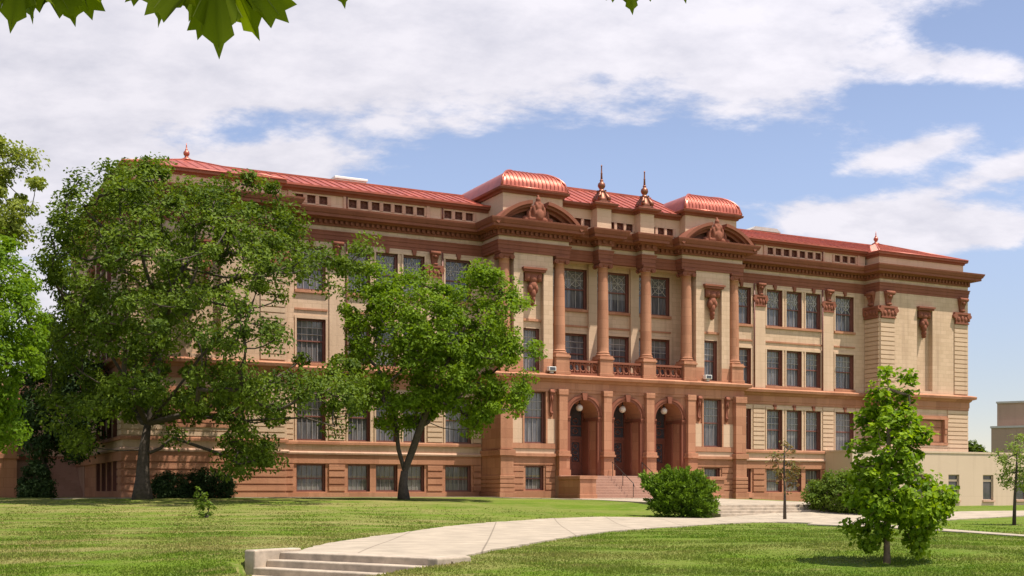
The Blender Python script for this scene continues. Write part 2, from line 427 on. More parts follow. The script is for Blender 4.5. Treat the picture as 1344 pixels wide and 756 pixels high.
def lawn_nodes(name, blades):
    m, nt, N, L, b = nodes_of(name)
    geo = N.new('ShaderNodeNewGeometry')

    def noise(scale, detail=4, rough=0.6, map_=None):
        n = N.new('ShaderNodeTexNoise'); n.inputs['Scale'].default_value = scale
        n.inputs['Detail'].default_value = detail; n.inputs['Roughness'].default_value = rough
        if map_:
            mp = N.new('ShaderNodeMapping'); mp.inputs['Scale'].default_value = map_[0]; mp.inputs['Rotation'].default_value = (0, 0, map_[1])
            L.new(geo.outputs['Position'], mp.inputs[0]); L.new(mp.outputs[0], n.inputs['Vector'])
        else:
            L.new(geo.outputs['Position'], n.inputs['Vector'])
        return n.outputs[0]

    def rng_(s, a, b_, c=0.0, d=1.0):
        r = N.new('ShaderNodeMapRange'); L.new(s, r.inputs[0])
        r.inputs['From Min'].default_value = a; r.inputs['From Max'].default_value = b_
        r.inputs['To Min'].default_value = c; r.inputs['To Max'].default_value = d
        return r.outputs[0]

    def mixc(f, a, b_):
        x = N.new('ShaderNodeMix'); x.data_type = 'RGBA'
        if isinstance(f, float): x.inputs[0].default_value = f
        else: L.new(f, x.inputs[0])
        for i, v in ((6, a), (7, b_)):
            if isinstance(v, tuple): x.inputs[i].default_value = (*v, 1)
            else: L.new(v, x.inputs[i])
        return x.outputs[2]
    sep = N.new('ShaderNodeSeparateXYZ'); L.new(geo.outputs['Position'], sep.inputs[0])
    # the bank on the left is drier than the watered lawn on the right
    k = N.new('ShaderNodeVectorMath'); k.operation = 'DOT_PRODUCT'
    L.new(geo.outputs['Position'], k.inputs[0]); k.inputs[1].default_value = (float(RT[0]), float(RT[1]), 0)
    base_r = float(CAM @ RT)
    dryside = rng_(k.outputs['Value'], base_r - 4.0, base_r + 4.0, 1.0, 0.42)
    base = mixc(rng_(noise(0.25, 5), 0.35, 0.65), (0.060, 0.130, 0.006), (0.112, 0.186, 0.011))
    base = mixc(rng_(noise(2.2, 6, 0.7), 0.35, 0.7), base, (0.130, 0.170, 0.020))
    base = mixc(rng_(noise(0.9, 6, 0.7, ((0.5, 1.7, 1), -YAW + 0.5)), 0.52, 0.68, 0, 0.6), base, (0.05, 0.095, 0.006))
    d1 = rng_(noise(0.30, 7, 0.72, ((0.5, 1.5, 1), -YAW)), 0.44, 0.62)
    d2 = N.new('ShaderNodeMath'); d2.operation = 'MULTIPLY'; L.new(d1, d2.inputs[0]); L.new(dryside, d2.inputs[1])
    base = mixc(d2.outputs[0], base, (0.235, 0.205, 0.075))
    d3 = rng_(noise(1.1, 6, 0.75, ((0.6, 1.6, 1), -YAW)), 0.52, 0.66, 0, 0.85)
    d4 = N.new('ShaderNodeMath'); d4.operation = 'MULTIPLY'; L.new(d3, d4.inputs[0]); L.new(dryside, d4.inputs[1])
    base = mixc(d4.outputs[0], base, (0.29, 0.235, 0.105))
    if not blades:
        base = mixc(rng_(noise(14, 4, 0.7), 0.45, 0.7, 0, 0.6), base, (0.07, 0.105, 0.012))
        L.new(base, b.inputs['Base Color'])
        bp = N.new('ShaderNodeBump'); bp.inputs['Strength'].default_value = 0.7; bp.inputs['Distance'].default_value = 0.06
        L.new(noise(9, 8, 0.75), bp.inputs['Height']); L.new(bp.outputs[0], b.inputs['Normal'])
        b.inputs['Roughness'].default_value = 0.95; b.inputs['Specular IOR Level'].default_value = 0.1
    else:
        at = N.new('ShaderNodeAttribute'); at.attribute_name = 'tint'
        base = mixc(rng_(at.outputs['Fac'], 0, 1, 0.0, 0.32), base, (0.14, 0.2, 0.022))
        lift = N.new('ShaderNodeMix'); lift.data_type = 'RGBA'; lift.blend_type = 'MULTIPLY'; lift.inputs[0].default_value = 1.0
        L.new(base, lift.inputs[6]); lift.inputs[7].default_value = (1.38, 1.34, 1.25, 1); base = lift.outputs[2]
        L.new(base, b.inputs['Base Color'])
        b.inputs['Roughness'].default_value = 0.6; b.inputs['Specular IOR Level'].default_value = 0.2
        tr = N.new('ShaderNodeBsdfTranslucent'); L.new(base, tr.inputs[0])
        ms = N.new('ShaderNodeMixShader'); ms.inputs[0].default_value = 0.4
        L.new(b.outputs[0], ms.inputs[1]); L.new(tr.outputs[0], ms.inputs[2])
        L.new(ms.outputs[0], N['Material Output'].inputs[0])
    MATS[name] = m


lawn_nodes('lawn', False)
lawn_nodes('grass_blades', True)

# ------------------------------------------------------------------ helpers


class MB:
    """collects faces, then links them as ONE mesh object"""
    def __init__(s):
        s.v, s.f, s.sm = [], [], []

    def quad(s, a, b, c, d, smooth=False):
        n = len(s.v); s.v += [a, b, c, d]; s.f.append((n, n + 1, n + 2, n + 3)); s.sm.append(smooth)

    def poly(s, pts, smooth=False):
        n = len(s.v); s.v += list(pts); s.f.append(tuple(range(n, n + len(pts)))); s.sm.append(smooth)

    def box(s, x0, x1, y0, y1, z0, z1):
        n = len(s.v)
        s.v += [(x0, y0, z0), (x1, y0, z0), (x1, y1, z0), (x0, y1, z0), (x0, y0, z1), (x1, y0, z1), (x1, y1, z1), (x0, y1, z1)]
        s.f += [(n, n + 3, n + 2, n + 1), (n + 4, n + 5, n + 6, n + 7), (n, n + 1, n + 5, n + 4), (n + 1, n + 2, n + 6, n + 5),
                (n + 2, n + 3, n + 7, n + 6), (n + 3, n, n + 4, n + 7)]
        s.sm += [False] * 6

    def prism(s, pts, z0, z1, top=True):
        """plan polygon raised from z0 to z1"""
        k = len(pts); n = len(s.v)
        s.v += [(p[0], p[1], z0) for p in pts] + [(p[0], p[1], z1) for p in pts]
        for i in range(k):
            j = (i + 1) % k
            s.f.append((n + i, n + j, n + k + j, n + k + i)); s.sm.append(False)
        s.f.append(tuple(n + i for i in reversed(range(k)))); s.sm.append(False)
        if top:
            s.f.append(tuple(n + k + i for i in range(k))); s.sm.append(False)

    def extrude_xz(s, pts, y0, y1):
        """outline in x,z given thickness in y"""
        k = len(pts); n = len(s.v)
        s.v += [(p[0], y0, p[1]) for p in pts] + [(p[0], y1, p[1]) for p in pts]
        for i in range(k):
            j = (i + 1) % k
            s.f.append((n + i, n + j, n + k + j, n + k + i)); s.sm.append(False)
        s.f.append(tuple(n + i for i in range(k))); s.sm.append(False)
        s.f.append(tuple(n + k + i for i in reversed(range(k)))); s.sm.append(False)

    def lathe(s, c, prof, seg=20, smooth=True, squash=None):
        n = len(s.v); m = len(prof)
        for (r, z) in prof:
            for i in range(seg):
                a = 2 * math.pi * i / seg
                s.v.append((c[0] + r * math.cos(a), c[1] + r * math.sin(a) * (squash or 1), c[2] + z))
        for j in range(m - 1):
            for i in range(seg):
                i2 = (i + 1) % seg
                s.f.append((n + j * seg + i, n + j * seg + i2, n + (j + 1) * seg + i2, n + (j + 1) * seg + i)); s.sm.append(smooth)
        s.f.append(tuple(n + i for i in reversed(range(seg)))); s.sm.append(False)
        s.f.append(tuple(n + (m - 1) * seg + i for i in range(seg))); s.sm.append(False)

    def tube(s, pts, radii, seg=6, smooth=True, caps=True):
        pts = [Vector(p) for p in pts]; n0 = len(s.v); m = len(pts)
        up = Vector((0, 0, 1))
        for i, p in enumerate(pts):
            t = (pts[min(i + 1, m - 1)] - pts[max(i - 1, 0)])
            t = t.normalized() if t.length > 1e-9 else up
            a = t.cross(up if abs(t.z) < 0.95 else Vector((1, 0, 0))).normalized(); b = t.cross(a)
            r = radii[i] if hasattr(radii, '__len__') else radii
            for k in range(seg):
                an = 2 * math.pi * k / seg
                s.v.append(tuple(p + a * (r * math.cos(an)) + b * (r * math.sin(an))))
        for i in range(m - 1):
            for k in range(seg):
                k2 = (k + 1) % seg
                s.f.append((n0 + i * seg + k, n0 + i * seg + k2, n0 + (i + 1) * seg + k2, n0 + (i + 1) * seg + k)); s.sm.append(smooth)
        if caps:
            s.f.append(tuple(n0 + k for k in reversed(range(seg)))); s.sm.append(False)
            s.f.append(tuple(n0 + (m - 1) * seg + k for k in range(seg))); s.sm.append(False)

    def ball(s, c, r, seg=12, rings=8):
        rx, ry, rz = r if hasattr(r, '__len__') else (r, r, r)
        n = len(s.v)
        s.v.append((c[0], c[1], c[2] - rz))
        for j in range(1, rings):
            ph = -math.pi / 2 + math.pi * j / rings
            for i in range(seg):
                a = 2 * math.pi * i / seg
                s.v.append((c[0] + rx * math.cos(ph) * math.cos(a), c[1] + ry * math.cos(ph) * math.sin(a), c[2] + rz * math.sin(ph)))
        s.v.append((c[0], c[1], c[2] + rz)); top = len(s.v) - 1
        for i in range(seg):
            i2 = (i + 1) % seg
            s.f.append((n, n + 1 + i2, n + 1 + i)); s.sm.append(True)
            s.f.append((top, n + 1 + (rings - 2) * seg + i, n + 1 + (rings - 2) * seg + i2)); s.sm.append(True)
        for j in range(rings - 2):
            for i in range(seg):
                i2 = (i + 1) % seg
                s.f.append((n + 1 + j * seg + i, n + 1 + j * seg + i2, n + 1 + (j + 1) * seg + i2, n + 1 + (j + 1) * seg + i)); s.sm.append(True)

    def sweep(s, path, prof):
        """moulding: profile [(out, z)] run along a plan path, mitred; out is to the right of travel"""
        P = [Vector((p[0], p[1])) for p in path]; k = len(P); m = len(prof); n = len(s.v)
        for i in range(k):
            ns = []
            if i > 0:
                t = (P[i] - P[i - 1]).normalized(); ns.append(Vector((t.y, -t.x)))
            if i < k - 1:
                t = (P[i + 1] - P[i]).normalized(); ns.append(Vector((t.y, -t.x)))
            mv = ns[0] if len(ns) == 1 else (ns[0] + ns[1]) / (1 + ns[0].dot(ns[1]))
            for (o, z) in prof:
                s.v.append((P[i].x + mv.x * o, P[i].y + mv.y * o, z))
        for i in range(k - 1):
            for j in range(m - 1):
                s.f.append((n + i * m + j, n + (i + 1) * m + j, n + (i + 1) * m + j + 1, n + i * m + j + 1)); s.sm.append(False)
        for i in (0, k - 1):
            s.f.append(tuple(n + i * m + j for j in range(m))); s.sm.append(False)

    def build(s, name, mat, parent=None, loc=None, bevel=0.0):
        me = bpy.data.meshes.new(name)
        me.from_pydata([tuple(float(c) for c in v) for v in s.v], [], s.f)
        me.polygons.foreach_set('use_smooth', s.sm)
        me.materials.append(MATS[mat])
        me.update()
        o = bpy.data.objects.new(name, me); COL.objects.link(o)
        if parent: o.parent = parent
        if loc: o.location = loc
        if bevel > 0:
            bv = o.modifiers.new('bevel', 'BEVEL'); bv.width = bevel; bv.segments = 2; bv.limit_method = 'ANGLE'
        return o


def build_parts(mb, name, mat, parent, tol=0.16, bevel=0.0):
    """link the pieces of mb that do not touch one another as separate parts"""
    nv = len(mb.v)
    par = list(range(nv))

    def find(a):
        while par[a] != a:
            par[a] = par[par[a]]; a = par[a]
        return a
    for f in mb.f:
        r = find(f[0])
        for i in f[1:]: par[find(i)] = r
    comp = {}
    for i in range(nv): comp.setdefault(find(i), []).append(i)
    keys = list(comp); V = np.array([[float(c) for c in v] for v in mb.v])
    lo = np.array([V[comp[k]].min(0) for k in keys]) - tol / 2; hi = np.array([V[comp[k]].max(0) for k in keys]) + tol / 2
    g = list(range(len(keys)))

    def gf(a):
        while g[a] != a:
            g[a] = g[g[a]]; a = g[a]
        return a
    for i in range(len(keys)):
        hit = np.where(np.all(lo[i] <= hi, 1) & np.all(hi[i] >= lo, 1))[0]
        for j in hit: g[gf(int(j))] = gf(i)
    of_v = {}
    for i, k in enumerate(keys):
        for v in comp[k]: of_v[v] = gf(i)
    parts = {}
    for f, sm in zip(mb.f, mb.sm): parts.setdefault(of_v[f[0]], []).append((f, sm))
    objs = []
    for fs_ in parts.values():
        m = MB(); mp = {}
        for f, sm in fs_:
            t = []
            for i in f:
                if i not in mp: mp[i] = len(m.v); m.v.append(mb.v[i])
                t.append(mp[i])
            m.f.append(tuple(t)); m.sm.append(sm)
        objs.append(m.build(name, mat, parent, bevel=bevel))
    return objs


def empty(name, label, cat, loc=(0, 0, 0), rz=0.0, group=None):
    o = bpy.data.objects.new(name, None); COL.objects.link(o)
    o.empty_display_size = 0.5
    o.location = loc; o.rotation_euler = (0, 0, rz)
    o['label'] = label; o['category'] = cat
    if group: o['group'] = group
    return o


def tag(o, label, cat, group=None, kind=None):
    o['label'] = label; o['category'] = cat
    if group: o['group'] = group
    if kind: o['kind'] = kind
    return o


def inst(src, parent, loc=None, rot=None):
    """copy of a part with its sub-parts"""
    c = src.copy(); COL.objects.link(c); c.parent = parent
    if loc is not None: c.location = loc
    if rot is not None: c.rotation_euler = rot
    for ch in list(src.children):
        d = ch.copy(); COL.objects.link(d); d.parent = c
    return c


def wall_y(mb, x0, x1, z0, z1, y, holes=()):
    """wall face in the plane y with openings (hx0,hx1,hz0,hz1)"""
    xs = sorted({x0, x1, *[min(max(h[i], x0), x1) for h in holes for i in (0, 1)]})
    zs = sorted({z0, z1, *[min(max(h[i], z0), z1) for h in holes for i in (2, 3)]})
    for a, b in zip(xs[:-1], xs[1:]):
        for c, d in zip(zs[:-1], zs[1:]):
            mx, mz = (a + b) / 2, (c + d) / 2
            if any(h[0] < mx < h[1] and h[2] < mz < h[3] for h in holes): continue
            mb.quad((a, y, c), (b, y, c), (b, y, d), (a, y, d))


def wall_x(mb, y0, y1, z0, z1, x, holes=()):
    t = MB(); wall_y(t, y0, y1, z0, z1, 0, holes)
    for f in t.f:
        mb.poly([(x, t.v[i][0], t.v[i][2]) for i in f])


# survey helpers: pixel column and camera depth to a world point
def ground_xy(px, D):
    p = CAM + (FW + RT * (px - CX) / FPX) * D
    return float(p[0]), float(p[1])


def at(px, py, D):
    x, y = ground_xy(px, D)
    return x, y, CAMZ + (HY - py) / FPX * D


# ------------------------------------------------------------------ terrain
CTRL = [  # column, depth, height
    (-150, 64, -.05), (0, 64, -.08), (187, 62, -.09), (300, 63, -.08), (400, 68, -.05), (530, 68, -.09), (640, 74, -.05), (700, 76, -.08),
    (-100, 57, -.32), (0, 57, -.32), (250, 57, -.33), (400, 58, -.33), (500, 60, -.34), (600, 62, -.36),
    (-100, 45, -.66), (0, 45, -.66), (250, 45, -.68), (400, 46, -.68), (500, 46, -.70),
    (-100, 33, -.93), (0, 33, -.93), (250, 32, -.93), (400, 30, -.94), (500, 35, -.97),
    (0, 21.5, -1.2), (200, 21.5, -1.22), (320, 22, -1.1), (350, 24.5, -1.03), (450, 24, -1.0), (560, 22, -1.02),
    (450, 30, -1.0), (560, 30, -1.0), (640, 36, -1.0), (700, 44, -1.0), (760, 50, -1.0), (900, 52, -1.0), (1000, 58, -1.0), (930, 64, -.97), (1060, 64, -.97),
    (700, 58, -.65), (720, 68, -.33), (820, 75, -.2), (820, 66, -.62), (860, 60, -.98), (880, 63, -1.0),
    (700, 20, -1.16), (900, 20, -1.2), (900, 29, -1.06), (900, 40, -1.05), (1090, 27.5, -1.0), (1165, 27.5, -1.0), (1240, 27.5, -1.02), (1344, 29, -1.10), (1165, 24.5, -1.2), (1165, 22, -1.33), (1165, 40, -1.10), (1344, 21, -1.2), (1500, 24, -1.25),
    (1344, 40, -1.2), (1340, 50, -1.24), (1215, 48, -1.2), (1330, 57, -1.25), (1250, 62, -1.18), (1250, 70, -.92), (1344, 70, -.92), (1500, 65, -1.0),
    (1250, 95, -.74), (1400, 98, -.74), (1100, 90, -.7), (1110, 74, -.62), (1150, 66, -.98),
    (200, 15, -1.62), (500, 15, -1.62), (800, 13, -1.5), (1100, 13, -1.5), (672, 5, -1.7), (0, 5, -1.7), (1344, 5, -1.7),
]
_EX = [(-14, -5, -.05), (-20, -1, -.03), (-30, -3, -.03), (-3, -6, -.14), (3, -6, -.14), (-3, -18, -.42), (3, -18, -.42), (8, -3, -.15), (14, -2, -.3), (6, -12, -.35), (-45, 10, -.05), (-60, 0, 0), (0, 20, -.3), (30, 20, -.6), (-30, 20, -.1)]
_cp = np.array([ground_xy(a, d) for a, d, z in CTRL] + [e[:2] for e in _EX])
_cz = np.array([z for a, d, z in CTRL] + [e[2] for e in _EX])


def _phi(r2):
    return 0.5 * r2 * np.log(np.maximum(r2, 1e-9))


_n = len(_cp)
_sc = 20.0
_q = _cp / _sc
_K = _phi(((_q[:, None] - _q[None]) ** 2).sum(-1)) + np.eye(_n) * 0.01
_P = np.c_[np.ones(_n), _q]
_A = np.block([[_K, _P], [_P.T, np.zeros((3, 3))]])
_w = np.linalg.solve(_A, np.r_[_cz, 0, 0, 0])

# foreground stair frame (camera right/forward): top edge and the way down
S_A = np.array(CAM + RT * (-4.38) + FW * 24.5)
S_E = RT * 0.81 + FW * (-0.585)
S_E = S_E / np.linalg.norm(S_E)
S_D = np.array([S_E[1], -S_E[0]])
if S_D @ FW > 0: S_D = -S_D
S_W = 4.0


def hgt(x, y):
    x = np.atleast_1d(np.asarray(x, float)); y = np.atleast_1d(np.asarray(y, float))
    xc = np.clip(x, -75, 42); yc = np.clip(y, -78, 12)
    q = np.c_[xc, yc] / _sc
    z = np.empty(len(q))
    for i in range(0, len(q), 20000):
        k = _phi(((q[i:i + 20000, None] - _q[None]) ** 2).sum(-1))
        z[i:i + 20000] = k @ _w[:_n] + _w[_n] + q[i:i + 20000] @ _w[_n + 1:]
    z = np.clip(z, -1.75, 0.06)
    d = np.hypot(x - xc, y - yc)
    f = np.clip(d / 60, 0, 1)
    z = z * (1 - f) + (-0.9) * f
    # the pit the foreground stair runs down in
    u = (x - S_A[0]) * S_E[0] + (y - S_A[1]) * S_E[1]
    v = (x - S_A[0]) * S_D[0] + (y - S_A[1]) * S_D[1]
    m = (v > 0.25) & (u > np.where(v > 1.5, 0.15 + (v - 1.5) * 1.3, np.where(v > 0.75, -0.3, 0.25))) & (u < S_W - 0.1) & (v < 3.2)
    z = np.where(m, np.minimum(z, -1.0 - 0.45 - 0.137 * v / 0.35), z)
    # under the terrace and its steps
    t = (x > -5.9) & (x < 4.1) & (y > -20.9) & (y < -5.0)
    z = np.where(t, z - 0.35, z)
    return z


def h1(x, y):
    return float(hgt(x, y)[0])


def pip(poly, x, y):
    """points inside polygon"""
    inside = np.zeros(len(x), bool); k = len(poly)
    for i in range(k):
        x1, y1 = poly[i]; x2, y2 = poly[(i + 1) % k]
        c = ((y1 > y) != (y2 > y))
        with np.errstate(divide='ignore', invalid='ignore'):
            xi = (x2 - x1) * (y - y1) / (y2 - y1 + 1e-12) + x1
        inside ^= c & (x < xi)
    return inside


def build_terrain():
    near_x = np.arange(-80, 60.01, 0.42); near_y = np.arange(-82, 14.01, 0.42)
    g = np.array([1, 3, 7, 15, 30, 60, 120, 250, 500, 1000, 2200.])
    xs = np.r_[-80 - g[::-1], near_x, near_x[-1] + g]
    ys = np.r_[-82 - g[::-1], near_y, near_y[-1] + g]
    XX, YY = np.meshgrid(xs, ys)
    z = hgt(XX.ravel(), YY.ravel())
    z += 0.018 * (np.sin(XX.ravel() * 1.3 + YY.ravel() * .7) * np.sin(YY.ravel() * 1.1 - XX.ravel() * .4))
    nx, ny = len(xs), len(ys)
    idx = np.arange(nx * ny).reshape(ny, nx)
    f = np.stack([idx[:-1, :-1], idx[:-1, 1:], idx[1:, 1:], idx[1:, :-1]], -1).reshape(-1, 4)
    o = fast_mesh('lawn', np.c_[XX.ravel(), YY.ravel(), z], f, 'lawn', smooth=True)
    o['kind'] = 'structure'


def fast_mesh(name, verts, faces, mat, smooth=False, tint=None, parent=None):
    me = bpy.data.meshes.new(name)
    faces = np.asarray(faces, np.int32); k = faces.shape[1]; nf = len(faces)
    me.vertices.add(len(verts)); me.vertices.foreach_set('co', np.asarray(verts, np.float32).ravel())
    me.loops.add(nf * k); me.loops.foreach_set('vertex_index', faces.ravel())
    me.polygons.add(nf)
    me.polygons.foreach_set('loop_start', np.arange(0, nf * k, k, dtype=np.int32))
    me.polygons.foreach_set('loop_total', np.full(nf, k, np.int32))
    me.polygons.foreach_set('use_smooth', np.full(nf, smooth, bool))
    me.update(calc_edges=True)
    if tint is not None:
        a = me.attributes.new('tint', 'FLOAT', 'FACE'); a.data.foreach_set('value', np.asarray(tint, np.float32))
    me.materials.append(MATS[mat])
    o = bpy.data.objects.new(name, me); COL.objects.link(o)
    if parent: o.parent = parent
    return o


build_terrain()

# ------------------------------------------------------------------ paths


def pd(px, py, z=-1.0):
    """ground point seen at a survey pixel when the ground there is at height z"""
    D = (CAMZ - z) * FPX / (py - HY)
    return ground_xy(px, D)


def smooth_line(pts, n=60):
    P = np.array(pts, float)
    t = np.r_[0, np.cumsum(np.hypot(*np.diff(P, axis=0).T))]
    s = np.linspace(0, t[-1], n)
    q = np.c_[np.interp(s, t, P[:, 0]), np.interp(s, t, P[:, 1])]
    for _ in range(6):
        q[1:-1] = (q[:-2] + 2 * q[1:-1] + q[2:]) / 4
    return q


PATHS = []


def ribbon(name, left, right, n=70, lift=0.045):
    n = n * 2
    a = smooth_line(left, n); b = smooth_line(right, n)
    rr_ = np.random.default_rng(len(PATHS) + 5)
    a = a + rr_.normal(size=a.shape) * .035; b = b + rr_.normal(size=b.shape) * .035
    mcols = 9
    V, F = [], []
    for i in range(n):
        for j in range(mcols):
            t = j / (mcols - 1); p = a[i] * (1 - t) + b[i] * t
            V.append((p[0], p[1]))
    V = np.array(V); z = hgt(V[:, 0], V[:, 1]) + lift
    V3 = np.c_[V, z]
    for i in range(n - 1):
        for j in range(mcols - 1):
            F.append((i * mcols + j, i * mcols + j + 1, (i + 1) * mcols + j + 1, (i + 1) * mcols + j))
    nv = len(V3); low = V3.copy(); low[:, 2] -= 0.15
    V3 = np.vstack([V3, low])
    for i in range(n - 1):
        for j in (0, mcols - 1):
            F.append((i * mcols + j, (i + 1) * mcols + j, nv + (i + 1) * mcols + j, nv + i * mcols + j))
    o = fast_mesh(name, V3, F, 'concrete', smooth=False)
    o['kind'] = 'structure'
    PATHS.append([tuple(p) for p in a] + [tuple(p) for p in b[::-1]])
    return o


S_B = S_A + S_E * S_W
stepsY = -21.15
ribbon('path', [tuple(S_A + S_E * 0.0), pd(430, 716.5), pd(500, 705.5), pd(570, 697), pd(640, 690.5), pd(710, 685.5), pd(790, 683), (-9.5, -24.0), (-6.6, stepsY), (-2.0, stepsY), (4.6, stepsY)],
       [tuple(S_B), pd(590, 738), pd(640, 725), pd(700, 713), pd(750, 704.5), pd(800, 697.5), pd(850, 692), pd(900, 688.8), pd(960, 686), pd(1020, 684.5), pd(1085, 685)])
ribbon('path', [(2.6, stepsY + .05), (8, -21.8), pd(1200, 676, -.95), pd(1260, 673, -.92), pd(1344, 672, -.92), pd(1500, 670, -.92)],
       [pd(1070, 684.6), pd(1130, 683.5, -1.0), pd(1200, 681.5, -1.05), pd(1260, 680.5, -1.08), pd(1344, 679, -1.08), pd(1500, 677, -1.08)], n=40)
ribbon('path', [pd(1072, 684.2), pd(1150, 688.2, -1.12), pd(1215, 693.5, -1.2), pd(1280, 698, -1.2), pd(1344, 703, -1.2), pd(1450, 711, -1.2)],
       [pd(1060, 686.2), pd(1150, 691.4, -1.12), pd(1215, 696.8, -1.2), pd(1280, 701.2, -1.2), pd(1344, 706.2, -1.2), pd(1450, 714.5, -1.2)], n=40)
ribbon('path', [(-36.5, -4.0), (-23.6, -3.0), (-23.3, -1.4), (-10.2, -1.4), (-10.1, -4.4), (-6.2, -7.4)],
       [(-36.5, -4.8), (-23.2, -3.8), (-22.9, -2.2), (-10.9, -2.2), (-10.8, -4.8), (-6.2, -8.2)], n=40, lift=0.03)

# entrance walk: gently sloping slab from the terrace steps to the porch stair
mb = MB()
ya, yb, za, zb = -19.7, -5.7, -0.38, -0.10
for i in range(8):
    t0, t1 = i / 8, (i + 1) / 8
    y0, y1 = ya + (yb - ya) * t0, ya + (yb - ya) * t1
    z0, z1 = za + (zb - za) * t0, za + (zb - za) * t1
    mb.quad((-6.2, y0, z0), (4.6, y0, z0), (4.6, y1, z1), (-6.2, y1, z1))
    for x in (-6.2, 4.6):
        mb.quad((x, y0, z0 - .8), (x, y1, z1 - .8), (x, y1, z1), (x, y0, z0))
mb.quad((4.6, -3.4, -.08), (12.3, -1.0, -.08), (12.3, 0.2, -.08), (4.6, 0.2, -.08))
o = mb.build('terrace', 'concrete'); o['kind'] = 'structure'
PATHS.append([(-6.3, stepsY - .3), (4.7, stepsY - .3), (4.7, -5.5), (-6.3, -5.5)])

# terrace steps
ts = empty('terrace_steps', 'four wide low stone steps up to the entrance walk beside the juniper', 'steps', (-0.8, -20.4, -1.0))
mb = MB()
for i in range(4):
    z1 = -0.38 - 0.145 * i - 0.004
    mb.box(-6.25 + .8, 4.65 + .8, -19.7 - 0.37 * i - 0.37 + 20.4, -19.7 - 0.37 * i + 20.4 + 0.03, -1.3 + 1.0, z1 + 1.0)
mb.build('tread_block', 'step_concrete', ts, bevel=0.02)
mb = MB()
mb.box(4.66 + .8, 5.1 + .8, -19.6 + 20.4 - 1.6, -18.9 + 20.4, -.3, .62)
mb.build('cheek_wall', 'step_stone', ts, bevel=0.02)

# foreground stair
fs_ang = math.atan2(S_E[1], S_E[0])
fs = empty('garden_steps', 'weathered concrete steps between two cheek walls at the near end of the path', 'steps', (S_A[0], S_A[1], -1.0), fs_ang)
mb = MB()
for i in range(6):
    z1 = 0.05 - 0.137 * i
    y1 = -0.35 * i + (0.0 if i else 0.35)
    mb.box(0.0, S_W, -0.35 * i - 0.35, -0.35 * i if i else 0.3, z1 - 0.6, z1 - 0.001)
o = mb.build('tread_block', 'step_concrete', fs, bevel=0.022)
mb = MB(); mb.box(-0.30, -0.002, -1.0, 0.25, -1.3, 0.11); mb.build('cheek_wall', 'step_concrete', fs, bevel=0.03)
mb = MB(); mb.box(S_W + .002, S_W + 0.24, -0.62, 0.35, -1.3, 0.065); mb.build('cheek_wall', 'step_concrete', fs, bevel=0.03)
def s_loc(u, v):
    p = S_A + S_E * u + S_D * v
    return (float(p[0]), float(p[1]))
PATHS.append([s_loc(-.22, -.3), s_loc(S_W + .24, -.3), s_loc(S_W + .1, 3.2), s_loc(1.8, 3.0), s_loc(.0, 1.7), s_loc(.0, 1.05), s_loc(-.3, 1.05)])

# ------------------------------------------------------------------ the school
SCH = empty('school_building', 'three storey red sandstone and buff brick school with columned centre and red roof', 'building', (0, 0, 0))

LOW = [(-32.5, 18), (-32.5, -1.6), (-23.2, -1.6), (-23.2, 0), (-9.62, 0), (-9.62, -2.4), (9.62, -2.4), (9.62, 0), (23.2, 0), (23.2, -1.6), (32.5, -1.6), (32.5, 18)]
TOP = [(-32.5, 18), (-32.5, -1.6), (-23.2, -1.6), (-23.2, 0), (-9.6, 0), (-9.6, -2.45), (-4.45, -2.45), (-4.45, -1.7), (-2.2, -1.7), (-2.2, -2.45),
       (-1.2, -2.45), (-1.2, -1.7), (1.2, -1.7), (1.2, -2.45), (2.2, -2.45), (2.2, -1.7), (4.45, -1.7), (4.45, -2.45), (9.6, -2.45), (9.6, 0),
       (23.2, 0), (23.2, -1.6), (32.5, -1.6), (32.5, 18)]

# --- openings of the wings: (x0, x1)
R_COLS = [(10.4, 12.22), (13.67, 15.12), (15.5, 16.95), (17.34, 18.79), (20.23, 22.06)]
COLS = R_COLS + [(-b, -a) for a, b in R_COLS]
FLOORS = [(12.6, 15.28, 'ornate'), (8.19, 10.84, 'grid'), (3.44, 6.42, 'grid'), (0.33, 2.02, 'lower')]

# --- windows -------------------------------------------------------
_win = {}
REC = 0.36


